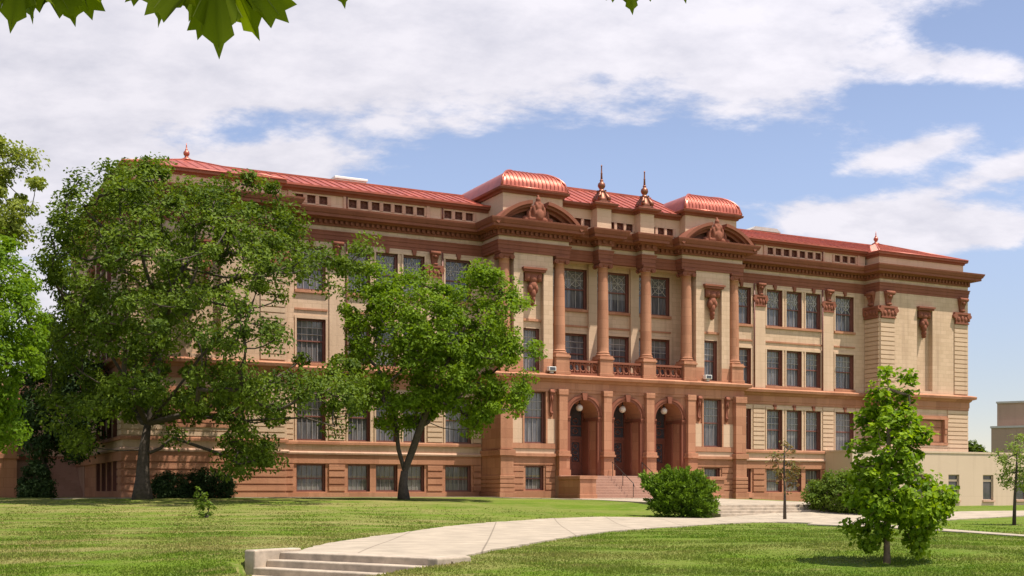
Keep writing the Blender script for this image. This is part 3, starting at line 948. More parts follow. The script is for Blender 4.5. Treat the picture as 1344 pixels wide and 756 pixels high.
def window_proto(w, h, style):
    """frame + pane + glazing bars; origin at the bottom centre of the opening, in the wall face"""
    key = (round(w, 2), round(h, 2), style)
    if key in _win: return _win[key], False
    m = MB(); r = REC; hw = w / 2; t = 0.10
    # lining of the opening and the sash frame
    m.quad((hw, 0.004, 0), (hw, r, 0), (hw, r, h), (hw, 0.004, h))
    m.quad((-hw, 0.004, 0), (-hw, r, 0), (-hw, r, h), (-hw, 0.004, h))
    m.quad((-hw, 0.004, h), (hw, 0.004, h), (hw, r, h), (-hw, r, h))
    m.quad((-hw, 0.004, 0), (hw, 0.004, 0), (hw, r, 0), (-hw, r, 0))
    for x0, x1 in ((-hw + .002, -hw + t), (hw - t, hw - .002)):
        m.box(x0, x1, r - .16, r, .002, h - .002)
    m.box(-hw + t, hw - t, r - .155, r, h - t, h - .003)
    m.box(-hw + t, hw - t, r - .155, r, .003, t)
    rail = 0.5 if style != 'lower' else 0.48
    m.box(-hw + t, hw - t, r - .12, r, h * rail - .04, h * rail + .04)
    fr = m.build('window', 'brown_paint', SCH)
    p = MB()
    p.quad((-hw + t, 0, 0), (hw - t, 0, 0), (hw - t, 0, h), (-hw + t, 0, h))
    pane = p.build('pane', {'lower': 'pane_lower', 'side': 'pane_dark'}.get(style, 'pane_curtain'), fr, (0, r - .02, 0))
    g = MB(); y = r - .055; b = 0.024
    gw = w - 2 * t; zr = h * rail

    def bar(xa, za, xb, zb, rr=b):
        g.tube([(xa, y, za), (xb, y, zb)], rr, seg=4, smooth=False, caps=False)
    nv = 4 if w > 1.6 else 3
    if style == 'ornate':
        z0, z1 = zr + .06, h - t
        for i in range(1, nv):
            x = -gw / 2 + gw * i / nv
            bar(x, t, x, zr - .04)
        nc = 2
        for c in range(nc):
            xa = -gw / 2 + gw * c / nc; xb = xa + gw / nc; xm = (xa + xb) / 2; zm = (z0 + z1) / 2
            bar(xa, z0, xb, z1); bar(xb, z0, xa, z1); bar(xm, z0, xm, z1); bar(xa, zm, xb, zm)
            if c: bar(xa, z0, xa, z1, .026)
            R_ = min(gw / nc, z1 - z0) * .36
            pts = [(xm + R_ * math.cos(a), y, zm + R_ * math.sin(a)) for a in np.linspace(0, 2 * math.pi, 15)]
            g.tube(pts, b, seg=4, smooth=False, caps=False)
    elif style == 'grid':
        for i in range(1, nv + 1):
            x = -gw / 2 + gw * i / (nv + 1)
            bar(x, t, x, h - t, .02)
        for k in (1, 2):
            z = zr + (h - t - zr) * k / 3
            bar(-gw / 2, z, gw / 2, z)
    elif style == 'lower':
        for i in range(1, nv + 1):
            x = -gw / 2 + gw * i / (nv + 1)
            bar(x, t, x, h - t, .014)
    else:
        bar(0, t, 0, h - t)
    if g.v: g.build('glazing_bars', 'lead_bars', fr)
    _win[key] = fr
    return fr, True


def put_window(cx, z0, w, h, y, style, rz=0.0, x_off=None):
    pr, new = window_proto(w, h, style)
    o = pr if new else inst(pr, SCH)
    o.location = (cx, y, z0); o.rotation_euler = (0, 0, rz)
    return o


# --- walls ---------------------------------------------------------
buff, red, quoins = MB(), MB(), MB()
lowband = MB()
SIDE_WIN = [(0.1, 1.7), (2.2, 3.8), (4.3, 5.9), (6.4, 8.0)]
for s in (1, -1):
    xs = sorted((s * 9.3, s * 23.2))
    holes = [(a, b, f[0], f[1]) for a, b in COLS if a * s > 0 for f in FLOORS]
    wall_y(buff, xs[0], xs[1], 2.6, 17.6, 0, holes)
    wall_y(red, xs[0], xs[1], -1.0, 2.6, 0, holes)
    # end pavilion
    a, b = sorted((s * 23.2, s * 32.5))
    nic = (s * 27.85 - .82, s * 27.85 + .82, 8.2, 14.45)
    blind = (s * 27.85 - 2.1, s * 27.85 + 2.1, 4.2, 6.0)
    wall_y(buff, a, b, 2.6, 17.6, -1.6, [nic, blind])
    wall_y(red, a, b, -1.0, 2.6, -1.6)
    xw = s * 23.2
    wall_x(buff, -1.6, 0, 2.6, 17.6, xw); wall_x(red, -1.6, 0, -1.0, 2.6, xw)
    xo = s * 32.5
    sh = [(p, q, z0, z1) for p, q in SIDE_WIN for z0, z1 in ((0.35, 2.05), (3.44, 6.42), (8.19, 10.84), (12.6, 15.28))] if s < 0 else []
    wall_x(buff, -1.6, 20, 2.6, 17.6, xo, sh); wall_x(red, -1.6, 20, -1.0, 2.6, xo, sh)
    # niche back and sides
    x0, x1 = nic[0], nic[1]
    d = 0.42
    buff.quad((x0, -1.6 + d, 8.2), (x1, -1.6 + d, 8.2), (x1, -1.6 + d, 14.45), (x0, -1.6 + d, 14.45))
    for x in (x0, x1): buff.quad((x, -1.6, 8.2), (x, -1.6 + d, 8.2), (x, -1.6 + d, 14.45), (x, -1.6, 14.45))
    buff.quad((x0, -1.6, 14.45), (x1, -1.6, 14.45), (x1, -1.6 + d, 14.45), (x0, -1.6 + d, 14.45))
    buff.quad((x0, -1.6, 8.2), (x1, -1.6, 8.2), (x1, -1.6 + d, 8.2), (x0, -1.6 + d, 8.2))
    # pavilion upper side walls and panels
    c = s * 7.075
    nich = (c - .74, c + .74, 8.05, 14.45)
    pa, pb = sorted((s * 5.65, s * 8.5))
    wall_y(buff, pa, pb, 8.95, 15.7, -2.4, [nich])
    for zz0, zz1, mm in ((8.0, 8.95, red),):
        wall_y(mm, pa, pb, zz0, zz1, -2.4, [nich])
        wall_x(mm, -2.4, -1.2, zz0, zz1, s * 5.65); wall_x(mm, -2.4, -1.2, zz0, zz1, s * 8.5)
    wall_x(buff, -2.4, -.6, 8.95, 15.7, s * 5.65); wall_x(buff, -2.4, -1.2, 8.95, 15.7, s * 8.5)
    na, nb = sorted((s * 8.5, s * 9.3)); wall_y(buff, na, nb, 8.0, 15.7, -1.2)
    wall_x(buff, -1.2, 0, 8.0, 15.7, s * 9.3)
    d = 0.40
    for z0_, z1_ in ((8.05, 14.45),):
        for x in (nich[0], nich[1]): buff.quad((x, -2.4, z0_), (x, -2.4 + d, z0_), (x, -2.4 + d, z1_), (x, -2.4, z1_))
        buff.quad((nich[0], -2.4, z1_), (nich[1], -2.4, z1_), (nich[1], -2.4 + d, z1_), (nich[0], -2.4 + d, z1_))
    wall_y(buff, nich[0], nich[1], 8.05, 14.45, -2.4 + d, [(c - .63, c + .63, 8.1, 10.9)])
# loggia wall behind the columns
LOG = [(-3.35 - 1.3, -3.35 + 1.3), (-1.3, 1.3), (3.35 - 1.3, 3.35 + 1.3)]
wall_y(buff, -5.65, 5.65, 7.9, 15.7, -.6, [(a, b, z0, z1) for a, b in LOG for z0, z1 in ((12.62, 15.3), (8.3, 10.95))])
buff.box(-9.5, 9.5, 5.0, 6.0, 17.0, 18.0)
# rear wall
buff.quad((-32.5, 20, -1), (32.5, 20, -1), (32.5, 20, 18.6), (-32.5, 20, 18.6))
build_parts(buff, 'wall', 'buff_brick', SCH)

# rustication: separate proud courses
rw, rq = MB(), MB()


def courses(mb, x0, x1, y, z0, z1, n, gap=0.075, proud=0.075):
    h = (z1 - z0) / n
    for i in range(n):
        mb.box(x0, x1, y - proud, y + 0.02, z0 + i * h + gap / 2, z0 + (i + 1) * h - gap / 2)


def courses_x(mb, x, sx, y0, y1, z0, z1, n, gap=0.075, proud=0.075):
    h = (z1 - z0) / n
    for i in range(n):
        a, b = sorted((x, x + sx * proud))
        mb.box(a, b, y0, y1, z0 + i * h + gap / 2, z0 + (i + 1) * h - gap / 2)


for s in (1, -1):
    edges = [9.92, 10.4, 12.22, 13.67, 18.79, 20.23, 22.06, 23.15]
    for a, b in ((9.7, 10.25), (12.42, 13.47), (18.99, 20.03), (22.26, 23.18)):
        x0, x1 = sorted((s * a, s * b))
        courses(rw, x0, x1, 0, 3.46, 6.78, 10)
        courses(rq, x0, x1, 0, 0.33, 2.05, 4, gap=.10, proud=.10)
    x0, x1 = sorted((s * 23.21, s * 32.44))
    # end pavilion ground floor: courses round the blind panel
    for a, b, z0, z1, n in ((23.26, 25.45, 3.46, 6.78, 10), (30.25, 32.46, 3.46, 6.78, 10), (25.46, 30.24, 3.46, 4.1, 2)):
        p, q = sorted((s * a, s * b)); courses(rw, p, q, -1.6, z0, z1, n)
    courses(rq, x0, x1, -1.6, 0.33, 2.4, 5, gap=.10, proud=.10)
    courses_x(rw, s * 23.2, -s, -1.58, -.03, 3.46, 6.78, 10)
    courses_x(rq, s * 23.2, -s, -1.58, -.03, .33, 2.4, 5, gap=.10, proud=.10)
    # quoin strips of the end pavilions, upper floors
    for a, b in ((23.25, 24.72), (30.98, 32.45)):
        p, q = sorted((s * a, s * b)); courses(rw, p, q, -1.6, 8.05, 13.6, 16, gap=.07, proud=.07)
    courses_x(rw, s * 23.2, -s, -1.57, -.04, 8.05, 13.6, 16, gap=.07, proud=.07)
courses_x(rw, -32.5, -1, -1.55, -.25, 3.46, 6.78, 10)
courses_x(rw, -32.5, -1, -1.55, -.25, 8.05, 13.6, 16)
courses_x(rq, -32.5, -1, -1.55, -.25, .33, 2.4, 5, gap=.10, proud=.10)
build_parts(rw, 'rusticated_courses', 'buff_stone', SCH)

# basement plinth and lower trims of the wings
for s in (1, -1):
    x0, x1 = sorted((s * 9.9, s * 23.2))
    rq.box(x0, x1, -.11, 0.0, -1.0, .27)
    x0, x1 = sorted((s * 23.1, s * 32.6)); rq.box(x0, x1, -1.71, -1.6, -1.0, .27)
    # mullions of the triple basement windows stay in the wall plane with small plinths
build_parts(rq, 'rusticated_basement', 'red_sandstone', SCH)

# pavilion ground storey ------------------------------------------------
AR = 1.08; SPR = 5.3
for s in (1, -1):
    a, b = sorted((s * 5.5, s * 9.0))
    c = s * 7.0
    w1 = (c - .76, c + .76, 3.45, 6.8); w0 = (c - .66, c + .66, .42, 2.0)
    wall_y(red, a, b, -1.0, 7.0, -2.4, [w1, w0])
    a, b = sorted((s * 9.0, s * 9.62)); wall_y(red, a, b, -1, 7.0, -2.4)
    wall_x(red, -2.4, 0, -1.0, 8.0, s * 9.62)
wall_y(red, -5.5, 5.5, -1, 1.38, -2.4)


def arch_wall(mb, cx, x0, x1, y0, y1, z0, z1):
    n = 22
    arc = [(cx + AR * math.cos(math.pi - math.pi * i / n), SPR + AR * math.sin(math.pi * i / n)) for i in range(n + 1)]
    mb.quad((x0, y0, z0), (cx - AR, y0, z0), (cx - AR, y0, SPR), (x0, y0, SPR))
    mb.quad((cx + AR, y0, z0), (x1, y0, z0), (x1, y0, SPR), (cx + AR, y0, SPR))
    mb.quad((x0, y0, SPR), (cx - AR, y0, SPR), (cx - AR, y0, z1), (x0, y0, z1))
    mb.quad((cx + AR, y0, SPR), (x1, y0, SPR), (x1, y0, z1), (cx + AR, y0, z1))
    for i in range(n):
        (xa, za), (xb, zb) = arc[i], arc[i + 1]
        mb.quad((xa, y0, za), (xb, y0, zb), (xb, y0, z1), (xa, y0, z1))
        mb.quad((xa, y0, za), (xa, y1, za), (xb, y1, zb), (xb, y0, zb), smooth=False)
    for x in (cx - AR, cx + AR):
        mb.quad((x, y0, z0), (x, y1, z0), (x, y1, SPR), (x, y0, SPR))


ARX = (-3.35, 0.0, 3.35)
for cx in ARX:
    x0 = -5.5 if cx < 0 else cx - 1.675
    x1 = 5.5 if cx > 0 else cx + 1.675
    arch_wall(red, cx, x0, x1, -2.4, -.42, 1.38, 7.0)
build_parts(red, 'sandstone_wall', 'red_sandstone', SCH)

arch = MB()
for cx in ARX:
    # archivolt ring and impost mouldings
    n = 24
    for (ra, rb, yf) in ((AR + .01, AR + .16, -2.47), (AR + .17, AR + .34, -2.52)):
        for i in range(n):
            a0, a1 = math.pi * i / n, math.pi * (i + 1) / n
            p = [(cx + r * math.cos(a), SPR + r * math.sin(a)) for r, a in ((ra, a0), (rb, a0), (rb, a1), (ra, a1))]
            arch.quad(*[(q[0], yf, q[1]) for q in p])
            arch.quad((p[1][0], yf, p[1][1]), (p[1][0], -2.39, p[1][1]), (p[2][0], -2.39, p[2][1]), (p[2][0], yf, p[2][1]))
            arch.quad((p[0][0], yf, p[0][1]), (p[0][0], -2.39, p[0][1]), (p[3][0], -2.39, p[3][1]), (p[3][0], yf, p[3][1]))
    for s in (-1, 1):
        x0, x1 = sorted((cx + s * (AR - .05), cx + s * (AR + .36)))
        arch.box(x0, x1, -2.53, -.5, SPR - .16, SPR - .04)
        arch.box(x0 + .02, x1 - .02, -2.50, -.5, SPR - .27, SPR - .163)
        x0, x1 = sorted((cx + s * (AR - .035), cx + s * (AR + .3)))
        arch.box(x0, x1, -2.46, -2.2, 1.4, SPR - .275)
        x0, x1 = sorted((cx + s * (AR - .10), cx + s * (AR + .02)))
        arch.box(x0, x1, -1.35, -.5, 1.4, SPR - .275)
    # keystone
    arch.extrude_xz([(cx - .13, SPR + AR - .04), (cx + .13, SPR + AR - .04), (cx + .2, SPR + AR + .42), (cx - .2, SPR + AR + .42)], -2.6, -2.38)
build_parts(arch, 'arch_moulding', 'carved_sandstone', SCH)

# piers of the entrance front
pier = MB()
PX = (-5.05, -1.675, 1.675, 5.05)
for px_ in PX:
    w = .31
    pier.box(px_ - .44, px_ + .44, -2.95, -2.3, 1.32, 1.75)
    pier.box(px_ - .385, px_ + .385, -2.88, -2.3, 1.75, 2.62)
    pier.box(px_ - .47, px_ + .47, -2.98, -2.3, 2.62, 2.76)
    pier.box(px_ - .42, px_ + .42, -2.92, -2.3, 2.76, 2.98)
    pier.box(px_ - w, px_ + w, -2.75, -2.3, 2.98, 6.62)
    pier.box(px_ - w - .04, px_ + w + .04, -2.79, -2.3, 6.62, 6.98)
for s in (1, -1):
    c = s * 9.2
    x0, x1 = c - .42, c + .42
    pier.box(x0 - .02, x1 + .02, -2.80, .02, 3.02, 6.55)
    pier.box(x0 - .07, x1 + .07, -2.86, .02, 6.55, 6.98)
    pier.box(x0 - .14, x1 + .14, -2.96, .02, 2.62, 2.98)
    pier.box(x0 - .04, x1 + .04, -2.84, .02, 1.4, 2.62)
    for i in range(4):
        pier.box(x0 - .10, x1 + .10, -2.90, .02, .28 + i * .28 + .03, .28 + (i + 1) * .28 - .03)
    pier.box(x0 - .05, x1 + .05, -2.84, .02, .28, 1.4)
    pier.box(x0 - .16, x1 + .16, -2.96, .02, -1, .28)
build_parts(pier, 'pier', 'red_sandstone', SCH, bevel=.015)

# trims of the pavilion window bays
tr_b, tr_t = MB(), MB()
for s in (1, -1):
    c = s * 7.0
    a, b = sorted((s * 5.52, s * 8.98))
    tr_t.box(a, c - .78, -2.455, -2.38, 3.46, 5.05); tr_t.box(c + .78, b, -2.455, -2.38, 3.46, 5.05)
    tr_t.box(a, b, -2.46, -2.38, 2.80, 3.10)
    tr_b.box(a, b, -2.52, -2.38, 3.11, 3.44)
    tr_b.box(a, b, -2.60, -2.38, 2.60, 2.795)
    tr_b.box(a, b, -2.47, -2.38, 2.08, 2.595)
    for i in range(4):
        z0 = .42 + i * .40
        tr_b.box(a, c - .8, -2.47, -2.38, z0 + .04, z0 + .36); tr_b.box(c + .8, b, -2.47, -2.38, z0 + .04, z0 + .36)
    tr_b.box(a, b, -2.52, -2.38, -.5, .38)
    tr_b.box(a, b, -2.5, -2.38, 6.83, 6.99)
    # frame of the tall window
    for x in (c - .9, c + .78): tr_b.box(x, x + .12, -2.5, -2.38, 3.45, 6.82)
build_parts(tr_b, 'window_bay_trim', 'red_sandstone', SCH)
build_parts(tr_t, 'window_bay_panel', 'buff_stone', SCH)

# continuous mouldings --------------------------------------------------
belt = MB()
belt.sweep(LOW, [(0, 6.78), (.05, 6.78), (.05, 6.98), (.09, 7.0), (.09, 7.42), (.18, 7.48), (.24, 7.6), (.46, 7.66), (.50, 7.84), (.44, 7.9), (.10, 7.98), (0, 7.98)])
belt.build('belt_course', 'red_sandstone', SCH)
deck = MB(); deck.prism([(-9.6, .0), (-9.6, -2.38), (9.6, -2.38), (9.6, 0)], 7.5, 7.985); deck.build('balcony_deck', 'red_sandstone', SCH)

WT = []
for s in (1, -1):
    pass
wt = MB(); wl = MB()
left = [(-32.5, 18), (-32.5, -1.6), (-23.2, -1.6), (-23.2, 0), (-9.7, 0)]
right = [(9.7, 0), (23.2, 0), (23.2, -1.6), (32.5, -1.6), (32.5, 18)]
for pth in (left, right):
    wt.sweep(pth, [(0, 3.22), (.13, 3.22), (.13, 3.36), (.10, 3.43), (0, 3.43)])
    wt.sweep(pth, [(0, 2.06), (.09, 2.06), (.09, 2.58), (0, 2.58)])
    wl.sweep(pth, [(0, 2.60), (.17, 2.60), (.19, 2.70), (.13, 2.79), (0, 2.79)])
build_parts(wt, 'sill_band', 'red_sandstone', SCH)
build_parts(wl, 'water_table', 'pale_sandstone', SCH)

# top entablature: solid cores over the centre, then architrave, frieze, cornice
core = MB()
core.prism([(-9.58, .6), (-9.58, -2.43), (-4.47, -2.43), (-4.47, .6)], 15.66, 17.7)
core.prism([(4.47, .6), (4.47, -2.43), (9.58, -2.43), (9.58, .6)], 15.66, 17.7)
core.prism([(-4.469, .6), (-4.469, -1.68), (4.469, -1.68), (4.469, .6)], 15.665, 17.69)
for x in (-1.7, 1.7): core.prism([(x - .48, -1.67), (x - .48, -2.43), (x + .48, -2.43), (x + .48, -1.67)], 15.66, 17.7)
build_parts(core, 'frieze', 'buff_stone', SCH)
arc_ = MB()
arc_.sweep(TOP, [(-.3, 15.63), (.02, 15.63), (.02, 15.8), (.05, 15.81), (.05, 16.05), (.09, 16.06), (.09, 16.2), (.13, 16.28), (.13, 16.33), (0, 16.36)])
arc_.build('architrave', 'carved_sandstone', SCH)
cor = MB()
cor.sweep(TOP, [(0, 16.62), (.10, 16.62), (.12, 16.72), (.12, 16.96), (.30, 16.98), (.34, 17.04), (.72, 17.06), (.72, 17.24), (.78, 17.26), (.90, 17.48), (.92, 17.58), (.86, 17.6), (.05, 17.78), (-.15, 17.78)])
cor.build('cornice', 'carved_sandstone', SCH)
den = MB()
for i in range(len(TOP) - 1):
    p, q = Vector(TOP[i]), Vector(TOP[i + 1])
    if q.y > 5 or p.y > 5:
        if p.x < 0: p = Vector((-32.5, 10.0))
        else: continue
    t = (q - p); L_ = t.length; t.normalize(); nrm = Vector((t.y, -t.x))
    k = max(1, int(L_ / .34))
    for j in range(k):
        c = p + t * (L_ * (j + .5) / k)
        a = c - t * .085 + nrm * .11; b = c + t * .085 + nrm * .27
        den.box(min(a.x, b.x), max(a.x, b.x), min(a.y, b.y), max(a.y, b.y), 16.75, 16.955)
den.build('dentil_course', 'carved_sandstone', SCH)

# sills, grooves, keystones, surrounds of the wing windows -------------------
tb, tt, tk = MB(), MB(), MB()
for s in (1, -1):
    for a, b in ((10.4, 12.22), (13.67, 18.79), (20.23, 22.06)):
        x0, x1 = sorted((s * (a - .12), s * (b + .12)))
        tb.box(x0, x1, -.13, .0, 12.42, 12.59)
        tb.box(x0, x1, -.06, .0, 11.36, 11.47)
        tb.box(x0, x1, -.09, .0, 8.0, 8.17)
        tt.box(x0 - .02, x1 + .02, -.05, 0, 10.86, 11.04)
        tt.box(x0 - .02, x1 + .02, -.05, 0, 15.3, 15.46)
        tt.box(x0, x1, -.06, 0, 6.44, 6.62)
    for a, b in R_COLS:
        x0, x1 = sorted((s * a, s * b)); c = (x0 + x1) / 2
        for z0, z1 in ((3.44, 6.42), (8.19, 10.84), (12.6, 15.28)):
            tt.box(x0 - .11, x0 - .004, -.055, 0, z0, z1 + .012); tt.box(x1 + .004, x1 + .11, -.055, 0, z0, z1 + .012)
        tk.extrude_xz([(c - .09, 15.29), (c + .09, 15.29), (c + .15, 15.64), (c - .15, 15.64)], -.16, 0)
        tk.extrude_xz([(c - .08, 6.43), (c + .08, 6.43), (c + .14, 6.78), (c - .14, 6.78)], -.14, 0)
for a, b in LOG:
    tb.box(a - .1, b + .1, -.75, -.6, 12.42, 12.6); tb.box(a - .1, b + .1, -.66, -.6, 11.40, 11.52)
    for z0, z1 in ((12.62, 15.3), (8.3, 10.95)):
        tt.box(a - .16, a - .004, -.66, -.6, z0, z1); tt.box(b + .004, b + .16, -.66, -.6, z0, z1)
    tt.box(a - .16, b + .16, -.665, -.6, 10.96, 11.14)
# pilaster strips between the loggia bays
for x in (-1.675, 1.675):
    tt.box(x - .33, x + .33, -.8, -.6, 7.98, 15.64)
for s in (1, -1):
    c = s * 7.075
    tb.box(c - .73, c + .73, -2.12, -1.99, 11.35, 11.5)
    a, b = sorted((s * 25.4, s * 30.3))
build_parts(tb, 'window_sill', 'red_sandstone', SCH)
build_parts(tt, 'window_surround', 'buff_stone', SCH)
build_parts(tk, 'keystone', 'carved_sandstone', SCH)

# windows in their places
for f in FLOORS:
    for a, b in COLS:
        put_window((a + b) / 2, f[0], b - a, f[1] - f[0], 0, f[2])
for a, b in LOG:
    put_window((a + b) / 2, 12.62, b - a, 2.68, -.6, 'ornate')
    put_window((a + b) / 2, 8.3, b - a, 2.65, -.6, 'grid')
for s in (1, -1):
    put_window(s * 7.0, 3.45, 1.52, 3.35, -2.4, 'grid')
    put_window(s * 7.0, .42, 1.32, 1.58, -2.4, 'lower')
    put_window(s * 7.075, 8.1, 1.26, 2.8, -2.0, 'grid')
for p, q in SIDE_WIN:
    for z0, z1 in ((0.35, 2.05), (3.44, 6.42), (8.19, 10.84), (12.6, 15.28)):
        put_window(-32.5, z0, q - p, z1 - z0, (p + q) / 2, 'side', -math.pi / 2)

# --- carved consoles, capitals, hoods --------------------------------------


def console_mb(w, h, d):
    """tapering scroll bracket; origin top centre in the wall face, hangs down"""
    m = MB()
    prof = [(0.0, 0), (d, 0), (d * 1.02, -.12 * h), (d * .8, -.3 * h), (d * .5, -.55 * h), (d * .42, -.8 * h), (d * .55, -.9 * h), (d * .2, -h), (0, -h)]
    k = len(prof)
    n = len(m.v)
    for sx in (-1, 1):
        for (o, z) in prof:
            ww = w / 2 * (1 + .55 * z / h)
            m.v.append((sx * max(ww, w * .2), -o, z))
    for i in range(k - 1):
        m.f.append((n + i, n + i + 1, n + k + i + 1, n + k + i)); m.sm.append(True)
    m.f.append(tuple(n + i for i in range(k))); m.sm.append(False)
    m.f.append(tuple(n + k + i for i in reversed(range(k)))); m.sm.append(False)
    m.tube([(-w * .56, -d * .8, -.1 * h), (w * .56, -d * .8, -.1 * h)], d * .38, seg=10)
    m.tube([(-w * .3, -d * .45, -.86 * h), (w * .3, -d * .45, -.86 * h)], d * .25, seg=8)
    m.ball((0, -d * .85, -.34 * h), (w * .2, d * .25, h * .12), 8, 6)
    return m


def capital_mb(w, h, d):
    """block capital of a pilaster with curled corners; origin bottom centre"""
    m = MB()
    m.box(-w * .46, w * .46, -d, .0, 0, h * .12)
    m.box(-w * .42, w * .42, -d * .85, .0, h * .12, h * .82)
    m.box(-w * .54, w * .54, -d * 1.25, .0, h * .82, h)
    for sx in (-1, 1):
        m.tube([(sx * w * .46, -d * 1.3, h * .66), (sx * w * .46, 0, h * .66)], h * .2, seg=10)
        m.ball((sx * w * .44, -d * 1.05, h * .4), (w * .07, d * .3, h * .2), 8, 6)
    for i in range(3):
        m.ball(((i - 1) * w * .24, -d * .95, h * (.42 + .08 * (i == 1))), (w * .1, d * .35, h * .22), 8, 6)
    return m


cons_p = console_mb(.62, .92, .34).build('carved_bracket', 'carved_sandstone', SCH)
cap_p = capital_mb(1.12, .82, .16).build('pilaster_capital', 'carved_sandstone', SCH)
pil_p = MB(); pil_p.box(-.5, .5, -.07, 0, 8.0, 14.0); pil_p = pil_p.build('pilaster', 'buff_stone', SCH)
first = True
for c in (13.02, 19.5, -13.02, -19.5):
    if first:
        o1, o2, o3 = cons_p, cap_p, pil_p; first = False
    else:
        o1, o2, o3 = inst(cons_p, SCH), inst(cap_p, SCH), inst(pil_p, SCH)
    o1.location = (c, 0, 15.64); o2.location = (c, 0, 13.96); o3.location = (c, 0, 0)
for s in (1, -1):
    for c in (23.98, 31.72):
        o = inst(cons_p, SCH, (s * c, -1.6, 15.64)); o.scale = (1.25, 1.1, 1.2)
        o = inst(cap_p, SCH, (s * c, -1.6, 13.62)); o.scale = (1.42, 1.15, 1.1)
    rz = math.pi / 2 if s < 0 else -math.pi / 2
    o = inst(cap_p, SCH, (s * 23.2, -.8, 13.62), (0, 0, rz)); o.scale = (1.42, 1.15, 1.1)
    o = inst(cons_p, SCH, (s * 23.2, -.8, 15.64), (0, 0, rz)); o.scale = (1.25, 1.1, 1.2)
for yy in (-.85, 9.4):
    o = inst(cap_p, SCH, (-32.5, yy, 13.62), (0, 0, -math.pi / 2)); o.scale = (1.42, 1.15, 1.1)
cons_t = console_mb(.30, 1.75, .26).build('window_bracket', 'carved_sandstone', SCH)
first = True
for s in (1, -1):
    for dx in (-1.18, 1.18):
        o = cons_t if first else inst(cons_t, SCH); first = False
        o.location = (s * 7.0 + dx, -2.4, 6.95)


def hood_mb(w):
    m = MB()
    m.box(-w / 2, w / 2, -.30, .0, .14, .26); m.box(-w * .46, w * .46, -.22, .0, 0, .14)
    return m


hood_p = hood_mb(1.72).build('niche_hood', 'carved_sandstone', SCH)
orn = MB()
# carved drop: hood block, mask, swag tapering to a pendant
orn.box(-.62, .62, -.02, .36, -.55, 0)
for (x, z, rx, rz) in ((0, -.42, .34, .3), (-.42, -.36, .2, .26), (.42, -.36, .2, .26), (0, -.85, .3, .34), (-.2, -1.05, .16, .3), (.2, -1.05, .16, .3), (0, -1.35, .2, .36), (0, -1.75, .12, .26), (0, -2.0, .07, .14)):
    orn.ball((x, -.02 + .12, z), (rx, .26, rz), 12, 8)
orn_p = orn.build('niche_ornament', 'carved_sandstone', SCH)
first = True
for c, y in ((7.075, -2.4), (-7.075, -2.4), (27.85, -1.6), (-27.85, -1.6)):
    o1, o2 = (hood_p, orn_p) if first else (inst(hood_p, SCH), inst(orn_p, SCH)); first = False
    o1.location = (c, y, 14.46); o2.location = (c, y + .0, 14.45)

# blind window panel of the end pavilions
bl_p = None
for s in (1, -1):
    c = s * 27.85
    m = MB()
    m.box(-2.1, 2.1, .16, .2, 4.2, 6.0)
    m.box(-2.4, 2.4, -.16, .0, 6.0, 6.14); m.box(-2.3, 2.3, -.1, .0, 6.14, 6.3)
    m.box(-2.35, 2.35, -.12, .0, 4.0, 4.2)
    for sx in (-1, 1):
        a, b = sorted((sx * 1.96, sx * 2.22)); m.box(a, b, -.14, .15, 4.2, 6.0)
        a, b = sorted((sx * 1.92, sx * 2.26)); m.box(a, b, -.22, -.14, 5.3, 5.98)
        a, b = sorted((sx * 1.98, sx * 2.20)); m.box(a, b, -.19, -.14, 4.9, 5.3)
    for i in range(3): m.box(-1.9, 1.9, .10, .16, 4.28 + i * .56, 4.78 + i * .56)
    m.build('blind_panel', 'red_sandstone', SCH, (c, -1.6, 0))

# --- columns ----------------------------------------------------------
col = MB()
shaft = []
for i in range(13):
    t = i / 12; r = .385 - .058 * t ** 1.7
    shaft.append((r, .34 + t * 5.62))
col.lathe((0, 0, 9.2), [(.40, .30)] + shaft + [(.35, 5.96), (.37, 6.0), (.33, 6.03)], 24)
COLM = col.build('column', 'red_sandstone', SCH)
cb = MB()
cb.box(-.5, .5, -.5, .5, 9.2, 9.33)
cb.lathe((0, 0, 9.33), [(.47, 0), (.5, .04), (.5, .08), (.46, .12), (.42, .13), (.41, .17), (.44, .19), (.45, .22), (.42, .25), (.40, .27)], 24)
cb.build('column_base', 'red_sandstone', COLM)
cc = MB()
cc.lathe((0, 0, 15.2), [(.33, 0), (.36, .05), (.42, .12), (.42, .2)], 20)
for sx in (-1, 1):
    for yy in (-.36, .36):
        cc.tube([(sx * .40, yy - .06, 15.3), (sx * .40, yy + .06, 15.3)], .155, seg=14)
        cc.tube([(sx * .40, yy - .09, 15.3), (sx * .40, yy + .09, 15.3)], .07, seg=10)
    cc.tube([(sx * .40, -.32, 15.3), (sx * .40, .32, 15.3)], .11, seg=10)
cc.box(-.44, .44, -.4, .4, 15.36, 15.5)
cc.box(-.49, .49, -.47, .47, 15.5, 15.64)
cc.build('capital', 'carved_sandstone', COLM)
ped = MB()
ped.box(-.56, .56, -.56, .56, 7.95, 8.16); ped.box(-.5, .5, -.5, .5, 8.16, 9.06); ped.box(-.56, .56, -.56, .56, 9.06, 9.198)
ped.build('pedestal', 'red_sandstone', COLM, bevel=.02)
first = True
for x in (-9.05, -5.02, -1.7, 1.7, 5.02, 9.05):
    o = COLM if first else inst(COLM, SCH); first = False
    o.location = (x, -2.12, 0)

